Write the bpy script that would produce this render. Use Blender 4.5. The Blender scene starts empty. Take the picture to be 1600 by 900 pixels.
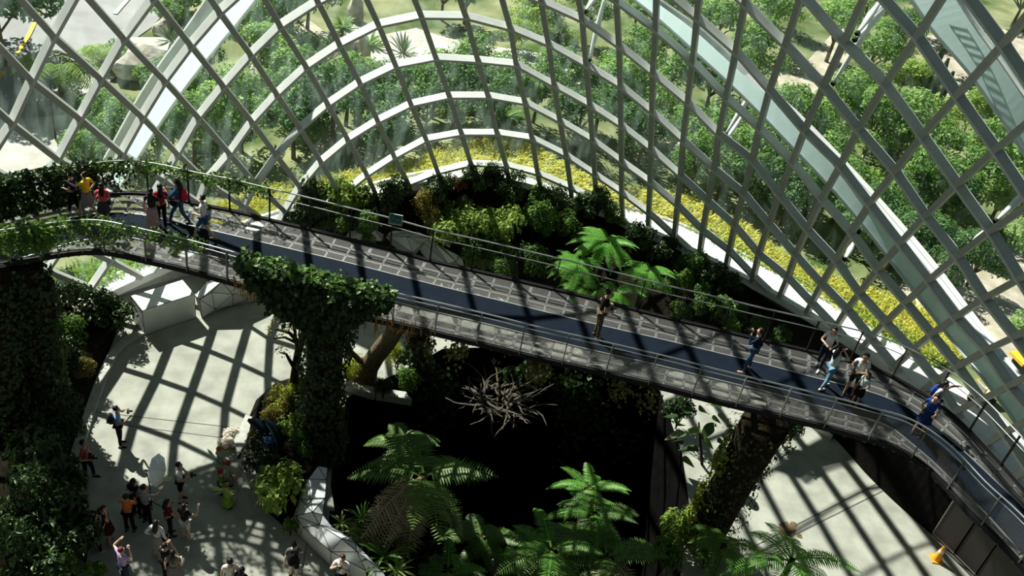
import bpy, math, random
import numpy as np
from mathutils import Vector, Matrix
from mathutils.bvhtree import BVHTree
from mathutils.geometry import tessellate_polygon
PI = math.pi
SC = bpy.context.scene
COL = SC.collection
rnd = random.Random(7)
# ------------------------------------------------------------------ camera
CAMZ = 27.0
FPX = 1555.0
def cam_rot():
    d = np.array([410 - 800, 2480 - 450, FPX], float); d /= np.linalg.norm(d)
    up = -d
    fw = np.array([0, 0, 1.0])
    y = fw - fw.dot(up) * up; y /= np.linalg.norm(y)
    x = np.cross(y, up)
    return np.stack([x, y, up])
CR = cam_rot()
CC = np.array([0, 0, CAMZ])
def ray(px, py):
    c = np.array([(px - 800) / FPX, (py - 450) / FPX, 1.0])
    r = CR @ c
    return r / np.linalg.norm(r)
def at(px, py, z=0.0):
    r = ray(px, py); t = (z - CAMZ) / r[2]
    return Vector(CC + r * t)
def proj(P):
    c = (np.asarray(P, float) - CC) @ CR
    return c[0] / c[2] * FPX + 800, c[1] / c[2] * FPX + 450
cd = bpy.data.cameras.new('camera'); co = bpy.data.objects.new('camera', cd); COL.objects.link(co)
M = Matrix.Identity(4)
for r in range(3):
    M[r][0] = CR[r, 0]; M[r][1] = -CR[r, 1]; M[r][2] = -CR[r, 2]; M[r][3] = CC[r]
co.matrix_world = M
cd.sensor_width = 36; cd.lens = FPX / 1600 * 36; cd.clip_end = 600; cd.clip_start = 0.1
SC.camera = co
# ------------------------------------------------------------------ materials
MATS = {}
def nt(name):
    m = bpy.data.materials.new(name); m.use_nodes = True
    n = m.node_tree; n.nodes.clear()
    return m, n, n.nodes.new('ShaderNodeOutputMaterial')
def pm(name, col, rough=0.6, metal=0.0, var=0.15, scale=6.0, spec=0.3, bump=0.0, col2=None, detail=4):
    """painted / mineral surface with procedural mottling"""
    if name in MATS: return MATS[name]
    m, n, out = nt(name)
    b = n.nodes.new('ShaderNodeBsdfPrincipled')
    tc = n.nodes.new('ShaderNodeTexCoord'); ns = n.nodes.new('ShaderNodeTexNoise')
    ns.inputs['Scale'].default_value = scale; ns.inputs['Detail'].default_value = detail
    n.links.new(tc.outputs['Object'], ns.inputs['Vector'])
    cr = n.nodes.new('ShaderNodeValToRGB')
    c2 = col2 or tuple(min(1, c * (1 + var)) for c in col)
    c1 = tuple(c * (1 - var) for c in col) if not col2 else col
    cr.color_ramp.elements[0].color = (*c1, 1); cr.color_ramp.elements[1].color = (*c2, 1)
    cr.color_ramp.elements[0].position = 0.35; cr.color_ramp.elements[1].position = 0.65
    n.links.new(ns.outputs['Fac'], cr.inputs['Fac']); n.links.new(cr.outputs['Color'], b.inputs['Base Color'])
    b.inputs['Roughness'].default_value = rough; b.inputs['Metallic'].default_value = metal
    b.inputs['Specular IOR Level'].default_value = spec
    if bump:
        bp = n.nodes.new('ShaderNodeBump'); bp.inputs['Strength'].default_value = bump; bp.inputs['Distance'].default_value = 0.05
        n.links.new(ns.outputs['Fac'], bp.inputs['Height']); n.links.new(bp.outputs['Normal'], b.inputs['Normal'])
    n.links.new(b.outputs[0], out.inputs[0])
    MATS[name] = m
    return m
def leafm(name, ca, cb, tr=0.4, gloss=0.03):
    if name in MATS: return MATS[name]
    m, n, out = nt(name)
    g = n.nodes.new('ShaderNodeNewGeometry'); cr = n.nodes.new('ShaderNodeValToRGB')
    oi = n.nodes.new('ShaderNodeObjectInfo'); ad = n.nodes.new('ShaderNodeMath'); ad.operation = 'MULTIPLY_ADD'
    ad.inputs[1].default_value = 0.35; 
    ml = n.nodes.new('ShaderNodeMath'); ml.operation = 'MULTIPLY'; ml.inputs[1].default_value = 0.65
    n.links.new(g.outputs['Random Per Island'], ml.inputs[0])
    n.links.new(oi.outputs['Random'], ad.inputs[0]); n.links.new(ml.outputs[0], ad.inputs[2])
    n.links.new(ad.outputs[0], cr.inputs['Fac'])
    cr.color_ramp.elements[0].color = (*ca, 1); cr.color_ramp.elements[1].color = (*cb, 1)
    d = n.nodes.new('ShaderNodeBsdfDiffuse'); t = n.nodes.new('ShaderNodeBsdfTranslucent'); gl = n.nodes.new('ShaderNodeBsdfGlossy')
    gl.inputs['Roughness'].default_value = 0.45; gl.inputs['Color'].default_value = (0.75, 0.85, 0.6, 1)
    n.links.new(cr.outputs['Color'], d.inputs['Color'])
    hs = n.nodes.new('ShaderNodeHueSaturation'); hs.inputs['Value'].default_value = 1.5; hs.inputs['Hue'].default_value = 0.485
    n.links.new(cr.outputs['Color'], hs.inputs['Color']); n.links.new(hs.outputs['Color'], t.inputs['Color'])
    m1 = n.nodes.new('ShaderNodeMixShader'); m1.inputs['Fac'].default_value = tr
    n.links.new(d.outputs[0], m1.inputs[1]); n.links.new(t.outputs[0], m1.inputs[2])
    m2 = n.nodes.new('ShaderNodeMixShader'); m2.inputs['Fac'].default_value = gloss
    n.links.new(m1.outputs[0], m2.inputs[1]); n.links.new(gl.outputs[0], m2.inputs[2])
    n.links.new(m2.outputs[0], out.inputs[0])
    MATS[name] = m
    return m
def meshm(name, col, axes, pitch, cover, metal=0.3, rough=0.5):
    """woven / perforated metal sheet: square holes on a regular pitch"""
    if name in MATS: return MATS[name]
    m, n, out = nt(name)
    tc = n.nodes.new('ShaderNodeTexCoord'); sp = n.nodes.new('ShaderNodeSeparateXYZ')
    n.links.new(tc.outputs['Object'], sp.inputs[0])
    hs = []
    w = 1 - math.sqrt(1 - cover)
    for a in axes:
        dv = n.nodes.new('ShaderNodeMath'); dv.operation = 'DIVIDE'; dv.inputs[1].default_value = pitch
        fr = n.nodes.new('ShaderNodeMath'); fr.operation = 'FRACT'
        lt = n.nodes.new('ShaderNodeMath'); lt.operation = 'LESS_THAN'; lt.inputs[1].default_value = w
        n.links.new(sp.outputs[a], dv.inputs[0]); n.links.new(dv.outputs[0], fr.inputs[0]); n.links.new(fr.outputs[0], lt.inputs[0])
        hs.append(lt)
    mx = n.nodes.new('ShaderNodeMath'); mx.operation = 'MAXIMUM'
    n.links.new(hs[0].outputs[0], mx.inputs[0]); n.links.new(hs[1].outputs[0], mx.inputs[1])
    b = n.nodes.new('ShaderNodeBsdfPrincipled'); b.inputs['Base Color'].default_value = (*col, 1)
    b.inputs['Metallic'].default_value = metal; b.inputs['Roughness'].default_value = rough
    tr = n.nodes.new('ShaderNodeBsdfTransparent')
    ms = n.nodes.new('ShaderNodeMixShader')
    n.links.new(mx.outputs[0], ms.inputs[0]); n.links.new(tr.outputs[0], ms.inputs[1]); n.links.new(b.outputs[0], ms.inputs[2])
    n.links.new(ms.outputs[0], out.inputs[0])
    MATS[name] = m
    return m
def glassm():
    m, n, out = nt('greenhouse glass')
    tr = n.nodes.new('ShaderNodeBsdfTransparent'); tr.inputs['Color'].default_value = (0.93, 0.985, 0.965, 1)
    gl = n.nodes.new('ShaderNodeBsdfGlossy'); gl.inputs['Roughness'].default_value = 0.02; gl.inputs['Color'].default_value = (0.8, 1, 0.95, 1)
    fr = n.nodes.new('ShaderNodeFresnel'); fr.inputs['IOR'].default_value = 1.12
    m1 = n.nodes.new('ShaderNodeMixShader')
    n.links.new(fr.outputs[0], m1.inputs[0]); n.links.new(tr.outputs[0], m1.inputs[1]); n.links.new(gl.outputs[0], m1.inputs[2])
    # a film of dust and water streaks that scatters a little sunlight
    df = n.nodes.new('ShaderNodeBsdfTranslucent'); df.inputs['Color'].default_value = (0.62, 0.85, 0.78, 1)
    tc = n.nodes.new('ShaderNodeTexCoord'); mp = n.nodes.new('ShaderNodeMapping'); mp.inputs['Scale'].default_value = (2.6, 2.6, 0.10)
    ns = n.nodes.new('ShaderNodeTexNoise'); ns.inputs['Scale'].default_value = 1.0; ns.inputs['Detail'].default_value = 5
    n.links.new(tc.outputs['Object'], mp.inputs[0]); n.links.new(mp.outputs[0], ns.inputs['Vector'])
    mr = n.nodes.new('ShaderNodeMapRange'); mr.inputs[1].default_value = 0.44; mr.inputs[2].default_value = 0.70
    mr.inputs[3].default_value = 0.006; mr.inputs[4].default_value = 0.075
    n.links.new(ns.outputs['Fac'], mr.inputs[0])
    m2 = n.nodes.new('ShaderNodeMixShader')
    n.links.new(mr.outputs[0], m2.inputs[0]); n.links.new(m1.outputs[0], m2.inputs[1]); n.links.new(df.outputs[0], m2.inputs[2])
    n.links.new(m2.outputs[0], out.inputs[0])
    return m
GLASS = glassm()
WHITE = pm('white painted steel', (0.78, 0.79, 0.77), 0.45, var=0.04, scale=2)
BEAMW = pm('pale grey painted beam', (0.62, 0.64, 0.62), 0.5, var=0.05, scale=2)
BEAMG = pm('grey painted rib', (0.44, 0.45, 0.42), 0.5, var=0.06, scale=2)
def fabricm(name, col, tr):
    m, n, out = nt(name); d = n.nodes.new('ShaderNodeBsdfDiffuse'); t = n.nodes.new('ShaderNodeBsdfTranslucent'); x = n.nodes.new('ShaderNodeMixShader')
    tc = n.nodes.new('ShaderNodeTexCoord'); ns = n.nodes.new('ShaderNodeTexNoise'); ns.inputs['Scale'].default_value = 0.7; cr = n.nodes.new('ShaderNodeValToRGB')
    n.links.new(tc.outputs['Object'], ns.inputs['Vector']); n.links.new(ns.outputs['Fac'], cr.inputs['Fac'])
    cr.color_ramp.elements[0].color = (*[c * .93 for c in col], 1); cr.color_ramp.elements[1].color = (*col, 1)
    for q in (d, t): n.links.new(cr.outputs['Color'], q.inputs['Color'])
    x.inputs[0].default_value = tr; n.links.new(d.outputs[0], x.inputs[1]); n.links.new(t.outputs[0], x.inputs[2]); n.links.new(x.outputs[0], out.inputs[0])
    return m
AQUA = fabricm('pale aqua shade fabric', (0.62, 0.78, 0.77), 0.6)
DARKM = pm('dark painted steel', (0.014, 0.014, 0.015), 0.6, var=0.1, spec=.15)
RAIL = pm('brushed steel handrail', (0.62, 0.62, 0.62), 0.3, metal=0.9, var=0.05)
POST = pm('grey steel post', (0.20, 0.20, 0.195), 0.45, metal=0.4, var=0.1)
BLUE = pm('blue grey rubber deck', (0.0055, 0.010, 0.019), 0.8, var=0.12, scale=3, spec=0.08)
CONC = pm('pale concrete', (0.27, 0.275, 0.235), 0.85, scale=1.1, col2=(0.39, 0.395, 0.34), bump=0.1, detail=9)
CONC2 = pm('grey stone kerb', (0.42, 0.42, 0.38), 0.8, var=0.12, scale=4, bump=0.2)
SILVER = pm('satin aluminium cladding', (0.66, 0.68, 0.68), 0.42, metal=0.25, var=0.05, scale=1.5)
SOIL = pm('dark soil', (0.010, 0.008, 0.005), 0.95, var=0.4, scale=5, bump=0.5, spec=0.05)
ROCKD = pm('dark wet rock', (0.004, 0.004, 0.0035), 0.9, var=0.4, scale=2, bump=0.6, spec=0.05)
BARK = pm('brown bark', (0.14, 0.10, 0.06), 0.9, var=0.4, scale=8, bump=0.6)
BARKD = pm('dark fibrous bark', (0.030, 0.022, 0.013), 0.95, var=0.5, scale=9, bump=0.8, spec=0.05)
DRIFT = pm('bleached driftwood', (0.085, 0.072, 0.055), 0.85, var=0.25, scale=7, bump=0.4)
ROCK = pm('pale rock', (0.50, 0.46, 0.39), 0.9, var=0.3, scale=1.6, bump=0.8)
MESHV = meshm('railing mesh', (0.15, 0.145, 0.14), (0, 2), 0.025, 0.36)
MESHF = meshm('open railing mesh', (0.05, 0.05, 0.05), (0, 2), 0.025, 0.12)
GRATE = meshm('deck grating', (0.15, 0.145, 0.14), (0, 1), 0.03, 0.44)
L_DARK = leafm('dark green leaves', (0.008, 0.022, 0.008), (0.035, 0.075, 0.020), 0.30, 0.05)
L_MID = leafm('mid green leaves', (0.035, 0.095, 0.018), (0.15, 0.27, 0.055), 0.40)
L_LIME = leafm('yellow green leaves', (0.085, 0.16, 0.024), (0.34, 0.46, 0.11), 0.42)
L_OLIVE = leafm('olive leaves', (0.07, 0.075, 0.014), (0.30, 0.26, 0.06), 0.4)
L_GREY = leafm('grey green leaves', (0.07, 0.11, 0.055), (0.26, 0.32, 0.19), 0.3)
L_RED = leafm('rusty red leaves', (0.12, 0.02, 0.012), (0.34, 0.09, 0.05), 0.4)
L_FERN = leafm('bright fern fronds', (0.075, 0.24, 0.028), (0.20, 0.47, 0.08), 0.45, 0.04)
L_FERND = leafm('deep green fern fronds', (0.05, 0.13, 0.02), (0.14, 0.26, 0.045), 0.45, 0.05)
L_BROWN = leafm('withered brown fronds', (0.26, 0.19, 0.12), (0.52, 0.41, 0.28), 0.35, 0.04)
L_OUT1 = leafm('garden tree leaves', (0.055, 0.15, 0.035), (0.28, 0.46, 0.12), 0.48)
L_OUT2 = leafm('light garden tree leaves', (0.13, 0.25, 0.055), (0.42, 0.55, 0.15), 0.48)
L_OUT3 = leafm('dark garden tree leaves', (0.030, 0.090, 0.030), (0.14, 0.28, 0.085), 0.45)
L_GRASS = leafm('yellow ornamental grass', (0.22, 0.31, 0.03), (0.82, 0.76, 0.17), 0.42, 0.03)
L_LAWN = leafm('fresh green grass', (0.10, 0.24, 0.025), (0.34, 0.48, 0.07), 0.45, 0.03)
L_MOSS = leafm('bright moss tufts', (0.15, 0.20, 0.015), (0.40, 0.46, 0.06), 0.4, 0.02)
L_WHITE = leafm('white petals', (0.55, 0.50, 0.45), (0.85, 0.80, 0.72), 0.4, 0.03)
SKIN = pm('skin', (0.52, 0.31, 0.20), 0.55, var=0.06)
HAIRD = pm('black hair', (0.008, 0.007, 0.007), 0.45, var=0.3, scale=30)
def cloth(col, nm=None):
    k = nm or 'cloth %02d %02d %02d' % tuple(int(c * 99) for c in col)
    return pm(k, col, 0.85, var=0.18, scale=9, spec=0.1)
# ------------------------------------------------------------------ helpers
class MB:
    def __init__(s): s.v = []; s.f = []
    def add(s, vs, fs):
        o = len(s.v); s.v += [tuple(map(float, p)) for p in vs]; s.f += [tuple(i + o for i in f) for f in fs]
    def quad(s, a, b, c, d): s.add([a, b, c, d], [(0, 1, 2, 3)])
    def box(s, c, sz, rz=0, ax=None):
        x, y, z = (q / 2 for q in sz)
        P = [Vector((i * x, j * y, k * z)) for k in (-1, 1) for j in (-1, 1) for i in (-1, 1)]
        R = ax if ax is not None else Matrix.Rotation(rz, 3, 'Z')
        P = [R @ p + Vector(c) for p in P]
        s.add(P, [(0, 2, 3, 1), (4, 5, 7, 6), (0, 1, 5, 4), (2, 6, 7, 3), (0, 4, 6, 2), (1, 3, 7, 5)])
    def prism(s, poly, z0, z1):
        """solid from a plan polygon; z0/z1 numbers or lists"""
        n = len(poly)
        zl = [z0] * n if not hasattr(z0, '__len__') else z0
        zh = [z1] * n if not hasattr(z1, '__len__') else z1
        vs = [(p[0], p[1], z) for p, z in zip(poly, zl)] + [(p[0], p[1], z) for p, z in zip(poly, zh)]
        tri = tessellate_polygon([[Vector((p[0], p[1], 0)) for p in poly]])
        fs = [tuple(t) for t in tri] + [tuple(i + n for i in t) for t in tri]
        fs += [(i, (i + 1) % n, (i + 1) % n + n, i + n) for i in range(n)]
        s.add(vs, fs)
    def tube(s, pts, rad, n=8, cap=True):
        pts = [Vector(p) for p in pts]; m = len(pts)
        if not hasattr(rad, '__len__'): rad = [rad] * m
        ref = None; vs = []
        for i, p in enumerate(pts):
            t = (pts[min(i + 1, m - 1)] - pts[max(i - 1, 0)])
            if t.length < 1e-9: t = Vector((0, 0, 1))
            t.normalize()
            if ref is None:
                ref = t.orthogonal().normalized()
            ref = (ref - t * ref.dot(t))
            if ref.length < 1e-6: ref = t.orthogonal()
            ref.normalize(); b = t.cross(ref)
            vs += [p + (ref * math.cos(2 * PI * k / n) + b * math.sin(2 * PI * k / n)) * rad[i] for k in range(n)]
        fs = [(i * n + k, i * n + (k + 1) % n, (i + 1) * n + (k + 1) % n, (i + 1) * n + k) for i in range(m - 1) for k in range(n)]
        if cap: fs += [tuple(range(n - 1, -1, -1)), tuple((m - 1) * n + k for k in range(n))]
        s.add(vs, fs)
    def ball(s, c, r, nu=10, nv=7, sc=(1, 1, 1), R=None):
        vs = []; c = Vector(c)
        for j in range(nv + 1):
            ph = PI * j / nv
            for i in range(nu):
                th = 2 * PI * i / nu
                p = Vector((math.sin(ph) * math.cos(th) * sc[0], math.sin(ph) * math.sin(th) * sc[1], math.cos(ph) * sc[2])) * r
                if R is not None: p = R @ p
                vs.append(p + c)
        fs = [(j * nu + i, j * nu + (i + 1) % nu, (j + 1) * nu + (i + 1) % nu, (j + 1) * nu + i) for j in range(nv) for i in range(nu)]
        s.add(vs, fs)
    def sweep(s, pts, nrm, w, d0, d1):
        """rectangular bar along pts: width w across, from d0 to d1 along the normals"""
        m = len(pts); vs = []
        for i in range(m):
            p = Vector(pts[i]); nn = Vector(nrm[i]).normalized()
            t = (Vector(pts[min(i + 1, m - 1)]) - Vector(pts[max(i - 1, 0)])).normalized()
            sd = t.cross(nn).normalized()
            for a, b in ((-1, d0), (1, d0), (1, d1), (-1, d1)): vs.append(p + sd * (a * w / 2) + nn * b)
        fs = [(i * 4 + k, i * 4 + (k + 1) % 4, (i + 1) * 4 + (k + 1) % 4, (i + 1) * 4 + k) for i in range(m - 1) for k in range(4)]
        fs += [(3, 2, 1, 0), tuple((m - 1) * 4 + k for k in range(4))]
        s.add(vs, fs)
    def build(s, name, mat, parent=None, smooth=False, origin=None):
        v = s.v
        if origin is not None: v = [(a - origin[0], b - origin[1], c - origin[2]) for a, b, c in v]
        me = bpy.data.meshes.new(name); me.from_pydata(v, [], s.f); me.update()
        for mm in (mat if isinstance(mat, (list, tuple)) else [mat]): me.materials.append(mm)
        if smooth: me.polygons.foreach_set('use_smooth', [True] * len(me.polygons))
        o = bpy.data.objects.new(name, me); COL.objects.link(o)
        if origin is not None: o.location = origin
        if parent is not None: o.parent = parent
        return o
def npmesh(name, V, F, mat):
    me = bpy.data.meshes.new(name)
    V = np.asarray(V, np.float32).reshape(-1, 3); F = np.asarray(F, np.int32)
    k = F.shape[1]
    me.vertices.add(len(V)); me.vertices.foreach_set('co', V.ravel())
    me.loops.add(F.size); me.loops.foreach_set('vertex_index', F.ravel())
    me.polygons.add(len(F)); me.polygons.foreach_set('loop_start', np.arange(0, F.size, k, dtype=np.int32))
    me.update(calc_edges=True); me.validate()
    me.materials.append(mat)
    return me
def link(name, me, parent=None, loc=(0, 0, 0), rz=0, sc=1):
    o = bpy.data.objects.new(name, me); COL.objects.link(o)
    o.location = loc; o.rotation_euler = (0, 0, rz); o.scale = (sc,) * 3 if not hasattr(sc, '__len__') else sc
    if parent is not None: o.parent = parent
    return o
def tag(o, label=None, cat=None, group=None, kind=None):
    if label: o['label'] = label
    if cat: o['category'] = cat
    if group: o['group'] = group
    if kind: o['kind'] = kind
    return o
def thing(name, label, cat, loc=(0, 0, 0), rz=0, group=None, kind=None, sc=1):
    o = bpy.data.objects.new(name, None); COL.objects.link(o)
    o.location = loc; o.rotation_euler = (0, 0, rz); o.scale = (sc,) * 3; o.empty_display_size = 0.2
    return tag(o, label, cat, group, kind)
def dup(root, loc, rz, label=None, group=None, sc=1, name=None):
    r = root.copy(); COL.objects.link(r); r.location = loc; r.rotation_euler = (0, 0, rz)
    r.scale = (sc,) * 3 if not hasattr(sc, '__len__') else sc
    if label: r['label'] = label
    if group: r['group'] = group
    for ch in root.children:
        c = ch.copy(); COL.objects.link(c); c.parent = r
    return r
def lerp(a, b, t): return a + (b - a) * t
def resample(P, n):
    P = [np.array(p, float) for p in P]
    d = np.concatenate([[0], np.cumsum([np.linalg.norm(P[i + 1] - P[i]) for i in range(len(P) - 1)])])
    A = np.stack(P); s = np.linspace(0, d[-1], n)
    return [Vector([np.interp(q, d, A[:, k]) for k in range(A.shape[1])]) for q in s]
def smooth_line(P, n, it=3):
    Q = resample(P, n)
    for _ in range(it):
        Q = [Q[0]] + [(Q[i - 1] + Q[i] * 2 + Q[i + 1]) / 4 for i in range(1, len(Q) - 1)] + [Q[-1]]
    return Q
# ------------------------------------------------------------------ leaves
def leaf_arrays(pos, nrm, L, W, rng, fold=0.25, droop=0.35):
    """diamond leaves: 4 vertices, 2 triangles each, attached at pos, blades roughly facing nrm"""
    n = len(pos)
    nrm = nrm / np.maximum(np.linalg.norm(nrm, axis=1, keepdims=True), 1e-6)
    r = rng.normal(size=(n, 3)); d = r - (r * nrm).sum(1, keepdims=True) * nrm
    d /= np.maximum(np.linalg.norm(d, axis=1, keepdims=True), 1e-6)
    d[:, 2] -= droop * rng.random(n); d /= np.linalg.norm(d, axis=1, keepdims=True)
    s = np.cross(d, nrm); s /= np.maximum(np.linalg.norm(s, axis=1, keepdims=True), 1e-6)
    l = (L * (0.65 + 0.7 * rng.random(n)))[:, None]; w = l * (W / L)
    V = np.empty((n, 4, 3))
    V[:, 0] = pos; V[:, 2] = pos + d * l - nrm * l * fold * 0.4
    mid = pos + d * l * 0.48
    V[:, 1] = mid - s * w / 2 + nrm * w * fold; V[:, 3] = mid + s * w / 2 + nrm * w * fold
    b = np.arange(n)[:, None] * 4
    F = np.concatenate([b + [0, 1, 2], b + [0, 2, 3]], 1).reshape(-1, 3)
    return V.reshape(-1, 3), F
def foliage(seed, n, blobs, L, W, up=0.5, inner=0.55, tight=1.0):
    rng = np.random.default_rng(seed)
    bl = np.array(blobs, float); wts = bl[:, 3] ** 2; wts /= wts.sum()
    k = rng.choice(len(bl), n, p=wts)
    d = rng.normal(size=(n, 3)); d[:, 2] = np.abs(d[:, 2]) * 0.9 + d[:, 2] * 0.25; d /= np.linalg.norm(d, axis=1, keepdims=True)
    rr = bl[k, 3] * (inner + (1.06 - inner) * rng.random(n) ** 0.6)
    sc = bl[k, 4:7] if bl.shape[1] >= 7 else np.ones((n, 3))
    pos = bl[k, :3] + d * rr[:, None] * sc
    nr = d + rng.normal(size=(n, 3)) * 0.45 + np.array([0, 0, up])
    return leaf_arrays(pos, nr, L, W, rng)
def blobset(seed, n, R, H, z0, rmin, rmax):
    g = random.Random(seed); B = []
    for i in range(n):
        a = g.random() * 2 * PI; q = R * math.sqrt(g.random())
        z = z0 + H * (g.random() ** 0.8) * (1 - 0.45 * (q / R) ** 2)
        B.append((q * math.cos(a), q * math.sin(a), z, g.uniform(rmin, rmax)))
    return B

# ------------------------------------------------------------------ the glass shell (an ellipsoid; its grid surveyed node by node)
SH = (-11.954, -33.565, -4.193, 30.896, 76.352, 51.967, -0.23)
def sh_frame(off=0.0):
    return np.array(SH[:3]), np.array(SH[3:6]) + off, math.cos(SH[6]), math.sin(SH[6])
def shell_pt(th, z):
    c0, ax, c, s = sh_frame()
    q = math.sqrt(max(0.0, 1 - ((z - c0[2]) / ax[2]) ** 2))
    x, y = ax[0] * q * math.sin(th), ax[1] * q * math.cos(th)
    return Vector((c * x - s * y + c0[0], s * x + c * y + c0[1], z))
def shell_n(P):
    c0, ax, c, s = sh_frame()
    q = np.array(P, float) - c0
    l = np.array([c * q[0] + s * q[1], -s * q[0] + c * q[1], q[2]]) / ax ** 2
    w = np.array([c * l[0] - s * l[1], s * l[0] + c * l[1], l[2]])
    return Vector(w).normalized()
def shell_uv(P):
    c0, ax, c, s = sh_frame()
    q = np.array(P, float) - c0
    return math.atan2((c * q[0] + s * q[1]) / ax[0], (-s * q[0] + c * q[1]) / ax[1]), q[2] + c0[2]
def shell_at(px, py, off=0.0):
    c0, ax, c, s = sh_frame(off)
    R = np.array([[c, s, 0], [-s, c, 0], [0, 0, 1.0]])
    o = (R @ (CC - c0)) / ax; d = (R @ ray(px, py)) / ax
    a, b, k = d @ d, d @ o, o @ o - 1
    t = (-b + math.sqrt(max(b * b - a * k, 1e-9))) / a
    return Vector(CC + ray(px, py) * t)
def outside(P, off=0.0):
    c0, ax, c, s = sh_frame(off)
    q = np.array(P, float) - c0
    l = np.array([c * q[0] + s * q[1], -s * q[0] + c * q[1], q[2]]) / ax
    return math.sqrt(l @ l) - 1
N = {}
def A(a, **k):
    for b, p in k.items(): N[(a, int(b[1:].replace('m', '-')))] = p
A(-1,b1=(16,189),b2=(88,245))
A(0,b1=(47,122),b2=(122,181),b3=(188,237))
A(1,b1=(81,52),b2=(155,119),b3=(220,179),b4=(275,237),b5=(320,280))
A(2,b2=(191,56),b3=(255,122),b4=(308,180),b5=(357,237),b6=(398,285))
A(3,b3=(296,67),b4=(347,131),b5=(392,187),b6=(430,240),b7=(467,289))
A(4,b3=(341,15),b4=(390,82),b5=(431,144),b6=(467,197),b7=(500,250))
A(5,b4=(436,37),b5=(477,101),b6=(511,160),b7=(542,215),b8=(572,270))
A(6,b5=(529,66),b6=(561,126),b7=(589,186),b8=(615,242),b9=(637,284))
A(7,b5=(590,35),b6=(617,99),b7=(641,160),b8=(665,215),b9=(683,266))
A(8,b5=(657,21),b6=(680,87),b7=(701,147),b8=(720,205),b9=(735,253))
A(9,b5=(727,22),b6=(746,91),b7=(762,147),b8=(776,205),b9=(790,255))
A(10,b5=(797,40),b6=(806,97),b7=(820,157),b8=(831,213),b9=(840,268))
A(11,b5=(857,65),b6=(866,130),b7=(875,186),b8=(885,240),b9=(892,290))
A(12,b4=(910,27),b5=(916,98),b6=(922,161),b7=(926,216),b8=(930,270),b9=(932,310))
A(13,b4=(968,68),b5=(970,131),b6=(971,193),b7=(972,250),b8=(972,298))
A(14,b3=(1026,43),b4=(1021,111),b5=(1020,172),b6=(1018,230),b7=(1017,282),b8=(1015,330))
A(15,b2=(1091,24),b3=(1084,94),b4=(1076,157),b5=(1069,217),b6=(1065,272),b7=(1060,318))
A(16,b1=(1166,2),b2=(1152,77),b3=(1137,150),b4=(1125,207),b5=(1118,262),b6=(1108,312),b7=(1100,358))
A(17,b1=(1230,67),b2=(1205,138),b3=(1189,198),b4=(1178,248),b5=(1164,300),b6=(1150,350),b7=(1142,390))
A(18,b0=(1322,63),b1=(1290,132),b2=(1260,202),b3=(1241,251),b4=(1220,302),b5=(1204,348),b6=(1188,395))
A(19,bm1=(1437,55),b0=(1387,129),b1=(1345,200),b2=(1316,257),b3=(1287,309),b4=(1264,357),b5=(1246,397),b6=(1234,432))
A(20,bm2=(1572,67),bm1=(1500,147),b0=(1445,210),b1=(1402,266),b2=(1362,317),b3=(1334,362),b4=(1309,405),b5=(1287,442))
A(21,bm1=(1560,232),b0=(1500,287),b1=(1450,336),b2=(1410,379),b3=(1375,420),b4=(1346,457),b5=(1327,482))
A(22,b0=(1552,359),b1=(1500,399),b2=(1455,437),b3=(1419,472),b4=(1387,502),b5=(1364,527))
A(23,b0=(1598,434),b1=(1542,465),b2=(1497,495),b3=(1459,521),b4=(1429,547))
A(24,b1=(1590,525),b2=(1545,546),b3=(1501,572),b4=(1467,594))
A(25,b2=(1582,602),b3=(1537,624),b4=(1497,642))
base=[(77,497),(120,477),(195,440),(222,425),(637,288),(690,272),(740,267),(790,270),(846,290),(930,322),(976,345),(1017,362),(1056,373),(1097,400),(1137,418),(1178,440),(1262,487),(1305,515),(1350,550),(1400,575),(1450,610),(1495,642),(1525,672)]

UV = {k: shell_uv(shell_at(*p)) for k, p in N.items()}
_ka = np.array(list(UV.keys()), float); _uv = np.array(list(UV.values()))
def _basis(a, b):
    u = (np.asarray(a, float) - 12) / 13; v = (np.asarray(b, float) - 4) / 5
    return np.stack([u ** i * v ** j for i in range(6) for j in range(3)], -1)
_cf, *_ = np.linalg.lstsq(_basis(_ka[:, 0], _ka[:, 1]), _uv, rcond=None)
_bmin = {}; _bmax = {}
for (a, b) in N:
    _bmin[a] = min(b, _bmin.get(a, 99)); _bmax[a] = max(b, _bmax.get(a, -99))
_aa = sorted(_bmin)
def _sm(dct):
    v = np.array([dct[a] for a in _aa], float)
    for _ in range(3):
        v = np.concatenate([[v[0]], (v[:-2] + 2 * v[1:-1] + v[2:]) / 4, [v[-1]]])
    return v
_lo, _hi = _sm(_bmin), _sm(_bmax)
def model(a, b):
    ac = min(max(a, -1), 25)
    bl, bh = np.interp(ac, _aa, _lo) - 0.5, np.interp(ac, _aa, _hi) + 0.5
    bc = min(max(b, bl), bh)
    f = lambda x, y: _basis(x, y) @ _cf
    e = 0.02
    r = f(ac, bc)
    if a != ac:
        s = -e if a > ac else e
        r = r + (f(ac + s, bc) - f(ac, bc)) / s * (a - ac)
    if b != bc:
        s = -e if b > bc else e
        r = r + (f(ac, bc + s) - f(ac, bc)) / s * (b - bc)
    return r
RES = {k: np.array(UV[k]) - model(*k) for k in UV}
AMIN, AMAX, BMIN, BMAX = -7, 31, -9, 13
G = {}
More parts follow.
